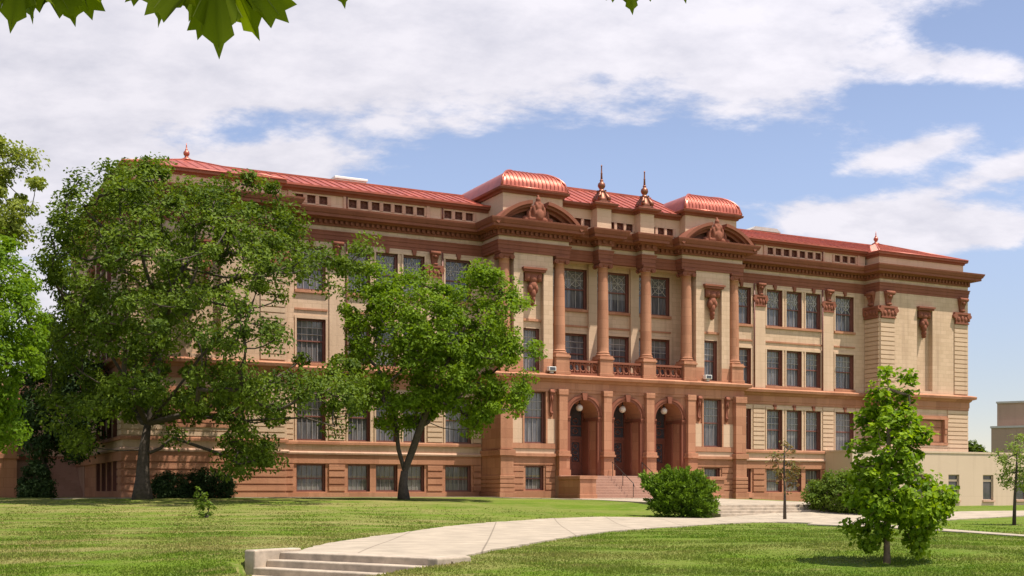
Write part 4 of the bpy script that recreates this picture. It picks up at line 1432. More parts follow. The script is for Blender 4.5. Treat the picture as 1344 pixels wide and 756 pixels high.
# balustrades between the pedestals
bal_p = None
for c, w in ((-3.36, 2.18), (0, 2.26), (3.36, 2.18)):
    if bal_p is None or c == 0:
        m = MB()
        m.box(-w / 2, w / 2, -.17, .17, 8.82, 8.96); m.box(-w / 2, w / 2, -.15, .15, 7.98, 8.14)
        n = 5
        for i in range(n):
            x = -w / 2 + w * (i + .5) / n
            R_ = .19
            pts = [(x + R_ * math.cos(a), 0, 8.48 + R_ * 1.35 * math.sin(a)) for a in np.linspace(0, 2 * math.pi, 17)]
            m.tube(pts, .068, seg=6, caps=False)
        for i in range(n + 1):
            x = -w / 2 + w * i / n
            m.box(max(x - .045, -w / 2), min(x + .045, w / 2), -.07, .07, 8.141, 8.819)
        o = m.build('balustrade', 'carved_sandstone', SCH)
        if bal_p is None: bal_p = o
    else:
        o = inst(bal_p, SCH)
    o.location = (c, -2.3, 0)

# --- pediments over the side bays -----------------------------------------
pm = MB()
hw_, rise = 3.15, 1.62
R_ = (hw_ ** 2 + rise ** 2) / (2 * rise)
zc_ = 17.28 + rise - R_
a_max = math.asin(hw_ / R_)


def pedi_arc(m, a0, a1, r0, r1, y0, y1, n=14):
    pts_o = [(r1 * math.sin(a), zc_ + r1 * math.cos(a)) for a in np.linspace(a0, a1, n)]
    pts_i = [(r0 * math.sin(a), zc_ + r0 * math.cos(a)) for a in np.linspace(a1, a0, n)]
    m.extrude_xz(pts_o + pts_i, y0, y1)


for sg in (-1, 1):
    a0, a1 = sorted((sg * .15, sg * a_max))
    pedi_arc(pm, a0, a1, R_ - .20, R_ + .02, -3.30, -2.0)
    pedi_arc(pm, a0, a1, R_ - .36, R_ - .202, -3.10, -2.0)
    pedi_arc(pm, a0, a1, R_ - .56, R_ - .362, -2.80, -2.0)
    a0, a1 = sorted((sg * .0, sg * .149)); pedi_arc(pm, a0, a1, R_ - .56, R_ - .25, -2.72, -2.0)
ped_p = pm.build('pediment', 'carved_sandstone', SCH)
ty = MB(); ty.extrude_xz([((R_ - .3) * math.sin(a), max(17.62, zc_ + (R_ - .3) * math.cos(a))) for a in np.linspace(-a_max, a_max, 20)] + [(hw_ * .95, 17.6), (-hw_ * .95, 17.6)], -2.45, -2.2)
ty.build('tympanum', 'cavity_brown', ped_p)
# seated carved group in the broken pediment: figure, shield, scrolls
st = MB()
for c, r in (((0, -2.88, 17.72), (.78, .32, .26)), ((0, -2.9, 18.05), (.52, .34, .44)), ((0, -2.9, 18.42), (.37, .3, .36)), ((0, -2.9, 18.72), (.25, .24, .26)), ((0, -2.94, 18.98), (.165, .19, .2)), ((0, -2.9, 19.2), (.085, .1, .14)),
             ((0, -3.16, 17.98), (.26, .16, .38)), ((-.36, -3.0, 18.2), (.12, .2, .4)), ((.36, -3.0, 18.2), (.12, .2, .4)), ((-.22, -3.08, 18.55), (.1, .14, .22)), ((.22, -3.08, 18.55), (.1, .14, .22)),
             ((-.68, -2.86, 17.98), (.13, .2, .36)), ((.68, -2.86, 17.98), (.13, .2, .36)), ((-.92, -2.86, 17.7), (.2, .2, .22)), ((.92, -2.86, 17.7), (.2, .2, .22)), ((-.5, -2.8, 18.32), (.1, .14, .22)), ((.5, -2.8, 18.32), (.1, .14, .22))):
    st.ball(c, r, 14, 10)
sto = st.build('carved_figure', 'carved_sandstone', ped_p)
rm = sto.modifiers.new('merge', 'REMESH'); rm.mode = 'VOXEL'; rm.voxel_size = .045; rm.use_smooth_shade = True
ped_p.location = (-7.02, 0, 0)
inst(ped_p, SCH, (7.02, 0, 0))

# --- attic, roofs --------------------------------------------------------
att, eave, roof = MB(), MB(), MB()
AT_Y = -.05
aw_cols = []
for s in (1, -1):
    grp = [(16.23, 7, .755), (21.15, 3, .76), (11.3, 3, .76)]
    holes = []
    for c, n, sp in grp:
        for i in range(n):
            x = s * c + (i - (n - 1) / 2) * sp
            aw_cols.append((x, AT_Y)); holes.append((x - .25, x + .25, 17.88, 18.38))
    x0, x1 = sorted((s * 9.0, s * 23.2))
    wall_y(att, x0, x1, 17.6, 18.62, AT_Y, holes)
    # end pavilion attic
    a, b = sorted((s * 23.4, s * 32.25))
    wall_y(att, a, b, 17.6, 18.5, -1.35); wall_x(att, -1.35, 0, 17.6, 18.5, s * 23.4); wall_x(att, -1.35, 9, 17.6, 18.5, s * 32.25); wall_y(att, a, b, 17.6, 18.5, 9.0)
    wall_x(att, 0, 9, 17.6, 18.5, s * 23.4)
    # dome blocks
    a, b = sorted((s * 4.85, s * 9.2))
    wall_y(att, a, b, 17.6, 19.45, -2.25); wall_x(att, -2.25, 4, 17.6, 19.45, s * 4.85); wall_x(att, -2.25, 4, 17.6, 19.45, s * 9.2)
# centre attic with three groups of square lights
holes = []
for c in (-3.3, 0, 3.3):
    for i in range(3):
        x = c + (i - 1) * .74
        aw_cols.append((x, -1.55)); holes.append((x - .25, x + .25, 17.98, 18.5))
wall_y(att, -4.9, 4.9, 17.6, 19.3, -1.55, holes)
for x in (-1.7, 1.7):
    att.box(x - .55, x + .55, -2.3, -1.5, 17.7, 19.22)
build_parts(att, 'attic_wall', 'buff_stone', SCH)

awp = MB()
awp.quad((.25, .002, 0), (.25, .25, 0), (.25, .25, .5), (.25, .002, .5)); awp.quad((-.25, .002, 0), (-.25, .25, 0), (-.25, .25, .5), (-.25, .002, .5))
awp.quad((-.25, .002, .5), (.25, .002, .5), (.25, .25, .5), (-.25, .25, .5)); awp.quad((-.25, .002, 0), (.25, .002, 0), (.25, .25, 0), (-.25, .25, 0))
awp.quad((-.25, .24, 0), (.25, .24, 0), (.25, .24, .5), (-.25, .24, .5))
awp.box(-.05, .05, .2, .235, .2, .3)
awp.box(-.25, .25, .19, .235, .22, .28); awp.box(-.03, .03, .19, .234, 0, .5)
awo = awp.build('attic_window', 'cavity_brown', SCH)
for i, (x, y) in enumerate(aw_cols):
    o = awo if i == 0 else inst(awo, SCH)
    o.location = (x, y, 17.88 if y > -1 else 17.99)

# pale blocks between the attic lights
abl = MB()
for s in (1, -1):
    for c, n, sp in ((16.23, 7, .755), (21.15, 3, .76), (11.3, 3, .76)):
        for i in range(n + 1):
            x = s * c + (i - n / 2) * sp
            abl.box(x - .11, x + .11, AT_Y - .05, AT_Y, 17.86, 18.40)
    for x in (s * 13.45, s * 19.0, s * 22.5): abl.box(x - .12, x + .12, AT_Y - .09, AT_Y, 17.74, 18.6)
for c in (-3.3, 0, 3.3):
    for i in range(4):
        x = c + (i - 1.5) * .74
        abl.box(x - .10, x + .10, -1.60, -1.55, 17.96, 18.52)
build_parts(abl, 'attic_pier', 'pale_sandstone', SCH)

# eaves
EV = [(0, 0), (.10, .0), (.14, .12), (.34, .17), (.38, .30), (.30, .34), (-.2, .36)]
for s in (1, -1):
    pth = [(9.2, AT_Y), (23.25, AT_Y)] if s > 0 else [(-23.25, AT_Y), (-9.2, AT_Y)]
    eave.sweep(pth, [(o, z + 18.50) for o, z in EV])
    pth = [(23.4, 5), (23.4, -1.35), (32.25, -1.35), (32.25, 9)] if s > 0 else [(-32.25, 9), (-32.25, -1.35), (-23.4, -1.35), (-23.4, 5)]
    eave.sweep(pth, [(o * .75, z + 18.36) for o, z in EV])
    pth = [(4.85, 4), (4.85, -2.25), (9.2, -2.25), (9.2, 4)] if s > 0 else [(-9.2, 4), (-9.2, -2.25), (-4.85, -2.25), (-4.85, 4)]
    eave.sweep(pth, [(o, z + 19.42) for o, z in EV])
eave.sweep([(-4.85, -1.55), (-2.25, -1.55), (-2.25, -2.3), (-1.15, -2.3), (-1.15, -1.55), (1.15, -1.55), (1.15, -2.3), (2.25, -2.3), (2.25, -1.55), (4.85, -1.55)],
           [(o, z + 19.14) for o, z in EV])
for x in (-1.7, 1.7): eave.box(x - .6, x + .6, -2.4, -1.5, 19.4, 19.56)
build_parts(eave, 'eaves', 'carved_sandstone', SCH)


def seam_roof(m, x0, x1, ya, za, yb, zb, sp=.62, seam=.055):
    m.quad((x0, ya, za), (x1, ya, za), (x1, yb, zb), (x0, yb, zb))
    n = int((x1 - x0) / sp)
    for i in range(n + 1):
        x = x0 + (x1 - x0) * i / n
        k = len(m.v)
        m.v += [(x - .035, ya, za), (x + .035, ya, za), (x + .035, ya, za + seam), (x - .035, ya, za + seam), (x - .035, yb, zb), (x + .035, yb, zb), (x + .035, yb, zb + seam), (x - .035, yb, zb + seam)]
        m.f += [(k, k + 1, k + 2, k + 3), (k + 3, k + 2, k + 6, k + 7), (k, k + 3, k + 7, k + 4), (k + 1, k + 5, k + 6, k + 2)]; m.sm += [False] * 4


for s in (1, -1):
    x0, x1 = sorted((s * 9.0, s * 27.8))
    seam_roof(roof, x0, x1, -.42, 18.84, 4.0, 20.48)
    roof.quad((x0, 4.0, 20.48), (x1, 4.0, 20.48), (x1, 8.5, 18.6), (x0, 8.5, 18.6))
    roof.box(x0, x1, 3.88, 4.12, 20.46, 20.56)
    # gutter edge
    g0, g1 = sorted((s * 9.0, s * 23.4)); roof.box(g0, g1, -.50, -.40, 18.80, 18.92)
seam_roof(roof, -5.2, 5.2, -1.92, 19.48, 2.6, 21.55)
roof.quad((-5.2, 2.6, 21.55), (5.2, 2.6, 21.55), (5.2, 8, 18.6), (-5.2, 8, 18.6))
roof.box(-5.2, 5.2, 2.5, 2.72, 21.52, 21.66)
for s in (1, -1):
    c = s * 27.85
    e = [(c - 4.68, -1.6, 18.73), (c + 4.68, -1.6, 18.73), (c + 4.68, 9.3, 18.73), (c - 4.68, 9.3, 18.73)]
    ap = (c, 3.7, 20.62)
    for i in range(4):
        p, q = e[i], e[(i + 1) % 4]
        roof.poly([p, q, ap])
        k = 15
        # seams down each slope
        for j in range(1, k):
            t = j / k
            b0 = Vector(p).lerp(Vector(q), t)
            f = 1 - abs(2 * t - 1)
            mid = (Vector(p) + Vector(q)) / 2
            up = (Vector(ap) - mid) * f
            roof.tube([b0 + Vector((0, 0, .01)), b0 + up + Vector((0, 0, .01))], .035, seg=4, smooth=False, caps=False)
        roof.tube([p, ap], .07, seg=6)
        roof.tube([p, q], .06, seg=6)
build_parts(roof, 'roof', 'roof_red', SCH)
fr_ = MB()
fr_.quad((-32.4, 8.4, 18.55), (32.4, 8.4, 18.55), (32.4, 20, 18.55), (-32.4, 20, 18.55))
fr_.build('flat_roof', 'flat_roof', SCH)

# domes ----------------------------------------------------------------
dm = MB()
hx = 2.42; y0d, y1d = -2.55, 5.6
RX, RZ = 1.65, 1.30


def dz(x, y):
    t = min(min(hx - abs(x), y - y0d) / RX, 1.0)
    t = max(t, 0)
    return 19.78 + RZ * math.sqrt(max(0, 1 - (1 - t) ** 2)) + .10 * t


us = np.unique(np.r_[np.linspace(-hx, -hx + RX, 12), np.linspace(-hx + RX, hx - RX, 14), np.linspace(hx - RX, hx, 12)])
vs = np.unique(np.r_[y0d + RX * (np.linspace(0, 1, 12) ** 1.6), np.linspace(y0d + RX, y1d, 8)])
n0 = len(dm.v)
for y in vs:
    for x in us: dm.v.append((x, y, dz(x, y)))
nu = len(us)
for j in range(len(vs) - 1):
    for i in range(nu - 1):
        dm.f.append((n0 + j * nu + i, n0 + j * nu + i + 1, n0 + (j + 1) * nu + i + 1, n0 + (j + 1) * nu + i)); dm.sm.append(True)
dome_p = dm.build('dome', 'copper', SCH)
ribs = MB()
for x in np.linspace(-hx + .12, hx - .12, 17):
    ymin = y0d
    ys = [y for y in vs if y - y0d <= min(RX, hx - abs(x)) + 1e-6]
    pts = [(x, y - .01, dz(x, y) + .012) for y in ys]
    if len(pts) >= 2: ribs.tube(pts, .045, seg=6, caps=False)
for s in (-1, 1):
    hip = [(s * (hx - d_), y0d + d_, dz(s * (hx - d_), y0d + d_) + .02) for d_ in np.linspace(0, RX, 12)]
    ribs.tube(hip, .07, seg=6)
ribs.tube([(-hx + RX, y0d + RX, 21.19), (hx - RX, y0d + RX, 21.19)], .06, seg=6)
ribs.tube([(-hx, y0d, 19.80), (hx, y0d, 19.80)], .06, seg=6)
ribs.build('dome_rib', 'copper', dome_p)
dome_p.location = (-7.02, 0, 0)
inst(dome_p, SCH, (7.02, 0, 0))

# finials: two tall on the centre, two small on the end roofs
fn = MB()
fn.box(-.42, .42, -.42, .42, 0, .12)
fn.lathe((0, 0, .1), [(.42, 0), (.44, .08), (.40, .2), (.31, .38), (.24, .55), (.2, .64), (.24, .68), (.22, .75), (.16, .80), (.13, .86), (.2, .92), (.26, 1.05), (.24, 1.2), (.14, 1.3), (.09, 1.34), (.12, 1.38), (.12, 1.44), (.05, 1.5)], 14)
for a in range(4):
    an = a * math.pi / 2 + math.pi / 4
    ca, sa = math.cos(an), math.sin(an)
    pts = [(r * ca, r * sa, z) for r, z in ((.50, .16), (.53, .28), (.46, .38), (.36, .5), (.27, .66), (.25, .78), (.3, .86))]
    fn.tube(pts, [.12, .14, .13, .11, .09, .09, .07], seg=7)
FIN = fn.build('finial', 'dark_copper', SCH)
sp_ = MB(); sp_.lathe((0, 0, 1.55), [(.075, 0), (.06, .4), (.07, .42), (.07, .46), (.05, .5), (.04, .9), (.06, .93), (.02, 1.02)], 8)
sp_.build('spire', 'dark_copper', FIN)
FIN.location = (-1.7, -1.95, 19.56)
inst(FIN, SCH, (1.7, -1.95, 19.56))
f2 = MB(); f2.lathe((0, 0, 0), [(.34, -.08), (.3, .02), (.14, .1), (.1, .2), (.17, .28), (.2, .38), (.15, .5), (.07, .56), (.09, .6), (.05, .64), (.03, .85), (.015, 1.0)], 12)
F2 = f2.build('roof_finial', 'copper', SCH, (-27.85, 3.7, 20.62)); inst(F2, SCH, (27.85, 3.7, 20.62))

# downpipes in the corners of the wings
dp = MB()
for i, x in enumerate((18.9, 12.46, -18.9, -12.46)):
    dp.tube([(x, -.13, 15.6), (x, -.13, 8.0)], .055, seg=6)
    dp.tube([(x, -.13, 18.5), (x, -.13, 17.75)], .05, seg=6)
build_parts(dp, 'downpipe', 'brown_paint', SCH)

# doors ----------------------------------------------------------------
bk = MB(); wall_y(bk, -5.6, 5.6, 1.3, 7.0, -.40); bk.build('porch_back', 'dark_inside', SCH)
dr = MB()
dr.box(-1.08, -.94, -.56, -.41, 1.4, 6.38); dr.box(.94, 1.08, -.56, -.41, 1.4, 6.38)
dr.box(-.94, .94, -.56, -.41, 3.85, 4.06)
dr.box(-.05, .05, -.55, -.41, 4.06, 6.3)
for sx in (-1, 1):
    x0, x1 = sorted((sx * .02, sx * .94))
    dr.box(x0, x1, -.52, -.41, 1.4, 2.35)
    dr.box(x0, x0 + .16, -.52, -.41, 2.35, 3.85); dr.box(x1 - .16, x1, -.52, -.41, 2.35, 3.85)
    dr.box(x0 + .16, x1 - .16, -.52, -.41, 3.66, 3.85)
    for z in (1.62, 1.98): dr.box(x0 + .18, x1 - .18, -.55, -.52, z - .12, z + .14)
    xm = (x0 + x1) / 2
    for z in (4.75,): dr.box(x0, x1, -.54, -.41, z - .04, z + .04)
door_p = dr.build('door', 'door_wood', SCH)
dg = MB()
dg.quad((-.94, -.44, 2.3), (.94, -.44, 2.3), (.94, -.44, 3.7), (-.94, -.44, 3.7)); dg.quad((-.94, -.44, 4.0), (.94, -.44, 4.0), (.94, -.44, 6.3), (-.94, -.44, 6.3))
dg.build('door_glass', 'pane_dark', door_p)
dk = MB()
for sx in (-1, 1):
    for z in (2.55, 2.98, 3.42, 4.42, 5.1):
        x = sx * .48
        dk.tube([(x + .2 * math.cos(a), -.48, z + .17 * math.sin(a)) for a in np.linspace(math.pi / 8, 2 * math.pi + math.pi / 8, 9)], .025, seg=5, smooth=False, caps=False)
    dk.tube([(sx * .08, -.58, 2.2), (sx * .08, -.62, 2.3), (sx * .08, -.58, 2.55)], .02, seg=6)
dk.build('door_ornament', 'dark_copper', door_p)
for i, cx in enumerate(ARX):
    o = door_p if i == 0 else inst(door_p, SCH)
    o.location = (cx, 0, 0)

# entrance stair with cheek walls ------------------------------------------
es = MB()
es.box(-5.5, 5.5, -3.12, -.3, -.6, 1.375)
nst = 8
for i in range(nst):
    es.box(-4.36, 4.36, -3.12 - (i + 1) * .315, -3.12 - i * .315 + .01, -.6, 1.375 - (i + 1) * .175)
es.build('entrance_steps', 'step_stone', SCH, bevel=.015)
for s in (1, -1):
    m = MB()
    x0, x1 = sorted((s * 4.37, s * 5.55))
    m.box(x0, x1, -5.72, -2.98, -.6, 1.10)
    m.box(x0 - .06, x1 + .06, -5.80, -2.98, 1.10, 1.33)
    m.box(x0 - .05, x1 + .05, -5.79, -2.98, -.6, .16)
    m.build('cheek_wall', 'red_sandstone', SCH, bevel=.02)

# side stair and the low wing at the left ------------------------------------
m = MB()
for i in range(14):
    m.box(-35.0, -32.56, 13.4 + i * .32, 18.0, -.3, (i + 1) * .185 - .05)
    m.box(-35.03, -32.56, 13.34 + i * .32, 13.8 + i * .32, (i + 1) * .185 - .049, (i + 1) * .185 - .002)
m.box(-35.35, -35.002, 14.6, 18.0, -.3, 2.2)
m.extrude_xz([(-32.555, -.3), (-32.51, -.3), (-32.51, 2), (-32.555, 2)], 13.0, 18)
m.build('side_steps', 'step_stone', SCH)
m = MB()
m.quad((-46, 18, 2.6), (-32.5, 18, 2.6), (-32.5, 18, 8.2), (-46, 18, 8.2)); m.box(-36.4, -34.6, 17.97, 18.0, -.3, 2.6)
m.quad((-46, 18, -1), (-34.6, 18, -1), (-34.6, 18, 2.6), (-46, 18, 2.6))
m.quad((-46, 18.0, 8.2), (-32.5, 18, 8.2), (-32.5, 24, 8.2), (-46, 24, 8.2))
m.build('side_wing_wall', 'buff_brick', SCH)
m = MB()
m.sweep([(-46, 17.96), (-32.6, 17.96)], [(0, 2.5), (.1, 2.5), (.12, 2.8), (0, 2.8)])
m.box(-44, -36.6, 14.0, 17.9, -.6, 5.9)
m.sweep([(-44, 17), (-44, 14), (-36.6, 14), (-36.6, 17.9)], [(0, 2.5), (.1, 2.5), (.12, 2.8), (0, 2.8)])
m.build('side_porch_wall', 'red_sandstone', SCH)
m = MB()
m.sweep([(-44, 18), (-44, 14), (-36.6, 14), (-36.6, 17.9)], [(0, 5.9), (.2, 5.95), (.5, 6.1), (.55, 6.3), (.5, 6.32), (0, 6.45)])
m.poly([(-44.5, 13.5, 6.3), (-36.1, 13.5, 6.3), (-37.5, 18, 7.1), (-43, 18, 7.1)]); m.poly([(-36.1, 13.5, 6.3), (-36.1, 18, 6.3), (-37.5, 18, 7.1)])
m.build('side_porch_roof', 'roof_red', SCH)

# lamps hung in front of the arches ------------------------------------------
gl = empty('globe_lamp', 'round white globe lamp hanging inside the left entrance arch', 'lamp', (0, 0, 0))
m = MB(); m.ball((0, 0, 0), .235, 20, 14); m.build('globe', 'globe_glass', gl)
m = MB(); m.lathe((0, 0, .23), [(.10, 0), (.11, .05), (.05, .08), (.03, .12), (.03, .30)], 10)
m.build('lamp_arm', 'black_iron', gl)
LAB = ['round white globe lamp hanging inside the left entrance arch', 'round white globe lamp hanging inside the middle entrance arch', 'round white globe lamp hanging inside the right entrance arch, nearest the juniper']
for i, cx in enumerate(ARX):
    o = gl
    if i:
        o = gl.copy(); COL.objects.link(o)
        for ch in list(gl.children):
            c = ch.copy(); COL.objects.link(c); c.parent = o
    o.location = (cx, -1.85, 5.88); o['label'] = LAB[i]; o['group'] = 'globe lamps at the entrance arches'

# handrails on the stair
for i, x in enumerate((-1.6, 0.7)):
    hr = empty('handrail', ['dark iron handrail on the entrance stair in front of the middle arch', 'dark iron handrail on the entrance stair beside the juniper'][i], 'handrail', (x, -4.2, .7), 0, 'handrails on the entrance stair')
    m = MB()
    zt, zb_ = 1.375, 0.0
    m.tube([(0, 1.1, 1.55), (0, 1.0, 1.58), (0, -1.5, .18), (0, -1.62, -.05)], .024, seg=6)
    m.build('rail', 'black_iron', hr)
    for y, zl, zh in ((1.0, .66, 1.58), (-.25, .0, .88), (-1.5, -.72, .2)):
        m = MB(); m.tube([(0, y, zl), (0, y, zh)], .022, seg=6); m.build('post', 'black_iron', hr)

# floodlights on the ledge
for i, (x, y) in enumerate(((-5.88, -2.62), (6.44, -2.62))):
    fl = empty('floodlight', ['small white box floodlight on the ledge beside the left tall window', 'small white box floodlight on the ledge below the right tall window'][i], 'floodlight', (x, y, 7.99), 0, 'floodlights on the entrance ledge')
    m = MB(); m.box(-.26, .26, -.18, .16, .14, .42); m.build('housing', 'white_enamel', fl, bevel=.02)
    m = MB(); m.box(-.12, .12, -.08, .08, 0, .14); m.build('mount', 'grey_sheet', fl)
    m = MB(); m.box(-.2, .2, -.195, -.182, .18, .38); m.build('lens', 'pane_dark', fl)

# rooftop boxes
rv = empty('rooftop_vent', 'white louvred vent box behind the left roof ridge', 'vent', (-15.6, 9.2, 18.55), 0, 'vent boxes behind the roof ridge')
m = MB(); m.box(-1.1, 1.1, -.8, .8, 0, 3.3); m.build('casing', 'white_enamel', rv, bevel=.03)
m = MB(); m.box(-1.2, 1.2, -.9, .9, 3.3, 3.48); m.build('lid', 'white_enamel', rv, bevel=.03)
m = MB()
for k in range(6): m.box(-.95, .95, -.84, -.80, 1.2 + k * .28, 1.38 + k * .28)
m.build('louvre', 'grey_sheet', rv)
rv = empty('rooftop_vent', 'low grey vent hood behind the right roof ridge', 'vent', (20.3, 9.2, 18.55), 0, 'vent boxes behind the roof ridge')
m = MB(); m.box(-1.4, 1.4, -.8, .8, 0, 3.25); m.build('casing', 'grey_sheet', rv, bevel=.03)
m = MB(); m.extrude_xz([(-1.55, 3.25), (1.55, 3.25), (1.1, 3.55), (-1.1, 3.55)], -.9, .9); m.build('lid', 'grey_sheet', rv)

# ------------------------------------------------------------------ annex and far building
AX = empty('annex_building', 'low plain buff annex with small dark windows at the foot of the right wing', 'building', (0, 0, 0))
awn = [28.9 + 3.72 * i for i in range(6)]
aholes = [(x, x + 1.15, -.30, 1.68) for x in awn] + [(25.2, 26.35, -.30, 1.68)]
m = MB()
wall_y(m, 19.2, 62, -1.4, 3.32, -3.0, aholes)
wall_x(m, -3.0, -.02, -1.4, 3.32, 19.2)
m.quad((62, -3, -1.4), (62, 8, -1.4), (62, 8, 3.3), (62, -3, 3.3))
m.build('wall', 'annex_stucco', AX)
m = MB(); m.box(19.16, 62.05, -3.05, -2.75, 3.32, 3.46); m.box(19.16, 19.46, -2.75, -.03, 3.32, 3.46); m.build('parapet_cap', 'annex_stucco', AX)
m = MB(); m.quad((19.46, -2.75, 3.3), (62, -2.75, 3.3), (62, 8, 3.3), (19.46, 8, 3.3)); m.build('roof', 'flat_roof', AX)
proto = None
for x0, x1, z0, z1 in aholes:
    if proto is None:
        w, h = x1 - x0, z1 - z0
        m = MB()
        for x in (-w / 2, w / 2): m.quad((x, .003, 0), (x, .25, 0), (x, .25, h), (x, .003, h))
        m.quad((-w / 2, .003, h), (w / 2, .003, h), (w / 2, .25, h), (-w / 2, .25, h)); m.quad((-w / 2, .003, 0), (w / 2, .003, 0), (w / 2, .25, 0), (-w / 2, .25, 0))
        m.box(-w / 2, w / 2, .14, .2, h * .74, h * .82)
        m.box(-w / 2, -w / 2 + .06, .14, .2, 0, h); m.box(w / 2 - .06, w / 2, .14, .2, 0, h); m.box(-w / 2, w / 2, .14, .2, h - .06, h); m.box(-w / 2, w / 2, .14, .2, 0, .06)
        proto = m.build('window', 'annex_stucco', AX)
        g = MB(); g.quad((-w / 2, .19, 0), (w / 2, .19, 0), (w / 2, .19, h), (-w / 2, .19, h)); g.build('pane', 'pane_dark', proto)
        g = MB(); g.box(-w / 2 - .08, w / 2 + .08, -.12, .14, -.14, .0); g.build('sill', 'pale_sandstone', proto)
        o = proto
    else:
        o = inst(proto, AX)
    o.location = ((x0 + x1) / 2, -3.0, z0)

FB = empty('far_building', 'plain brown block building rising beyond the annex at the right edge', 'building', (75, 30, 0))
fbx, fby = ground_xy(1301, 135)
FB.location = (fbx, fby, -1); FB.rotation_euler = (0, 0, -rad(57))
m = MB(); m.box(0, 30, 0, 25, 0, 8.4); m.build('wall', 'far_brick', FB)
m = MB(); m.box(.4, 30, 1.4, 24, 8.4, 11.2); m.build('upper_wall', 'far_brick', FB)
m = MB(); m.box(-.1, 30, -.1, .3, 8.4, 8.62); m.box(.3, 30, 1.25, 1.7, 11.2, 11.4); m.build('coping', 'grey_sheet', FB)

# ------------------------------------------------------------------ vegetation


def leaf_cloud(centers, radii, n_per, size, aspect=0.55, up=0.35, outward=0.0, center0=None, flat=0.75, r=None, jitter=0.35, hollow=0.0):
    """many leaf-sized faces round the given cluster centres: verts, quads, tint"""
    r = r or rng
    C = np.repeat(np.asarray(centers), n_per, 0); Rr = np.repeat(np.asarray(radii), n_per)
    n = len(C)
    d = r.normal(size=(n, 3)); d /= np.linalg.norm(d, axis=1, keepdims=True)
    rad_ = Rr * np.power(r.random(n), 0.45 if not hollow else hollow)
    P = C + d * rad_[:, None] * np.array([1, 1, flat])
    nrm = r.normal(size=(n, 3)); nrm[:, 2] = np.abs(nrm[:, 2]) * 0.7 + up
    nrm += d * 0.5
    if outward and center0 is not None:
        o = P - np.asarray(center0); o /= np.linalg.norm(o, axis=1, keepdims=True) + 1e-6
        nrm += o * outward
    nrm /= np.linalg.norm(nrm, axis=1, keepdims=True)
    a = np.cross(nrm, r.normal(size=(n, 3))); a /= np.linalg.norm(a, axis=1, keepdims=True) + 1e-9
    b = np.cross(nrm, a)
    s = size * (1 + jitter * (r.random(n) - .5) * 2)
    A = a * (s * .5)[:, None]; B = b * (s * .5 * aspect)[:, None]
    fold = nrm * (s * .10)[:, None]
    V = np.stack([P - A, P - B * 1.0 + fold, P + A, P + B + fold], 1).reshape(-1, 3)
    F = np.arange(n * 4).reshape(n, 4)
    ct = np.repeat(r.random(len(centers)), n_per)
    tint = np.clip(0.55 * r.random(n) + 0.45 * ct, 0, 1)
    return V, F, tint


def poly_dist(poly, x, y):
    dmin = np.full(len(x), 1e9); k = len(poly)
    for i in range(k):
        a = np.array(poly[i], float); b = np.array(poly[(i + 1) % k], float)
        ab = b - a; t = np.clip(((x - a[0]) * ab[0] + (y - a[1]) * ab[1]) / (ab @ ab), 0, 1)
        dmin = np.minimum(dmin, np.hypot(x - a[0] - t * ab[0], y - a[1] - t * ab[1]))
    return dmin


def crown_points(poly, D, n, depth=0.75, spacing=0.0, r=None, inset=0.0, holes=()):
    """cluster centres filling a crown whose side outline is poly (survey pixels) at depth D; the crown is about as deep as wide"""
    r = r or rng
    poly = [tuple(p) for p in poly]
    xs = [p[0] for p in poly]; ys = [p[1] for p in poly]
    out = []; tries = 0
    ppm = FPX / D
    P3 = np.zeros((0, 3))
    while len(out) < n and tries < n * 60:
        tries += 1
        x = r.uniform(min(xs), max(xs)); y = r.uniform(min(ys), max(ys))
        if not pip(poly, np.array([x]), np.array([y]))[0]: continue
        e = poly_dist(poly, np.array([x]), np.array([y]))[0] / ppm
        if e < inset: continue
        if any(math.hypot((x - h[0]) / h[2], (y - h[1]) / h[3]) < 1 for h in holes) and r.random() < .96: continue
        half = min(max(xs) - min(xs), max(ys) - min(ys)) / ppm / 2
        ee = min(e, half)
        dd = math.sqrt(max(half ** 2 - (half - ee) ** 2, 0)) * depth
        u = r.uniform(-1, 1); u = math.copysign(abs(u) ** 0.7, u)
        q = np.array(at(x, y, D + u * dd))
        if spacing and len(P3) and np.min(np.linalg.norm(P3 - q, axis=1)) < spacing: continue
        out.append(q); P3 = np.vstack([P3, q])
    return np.array(out)


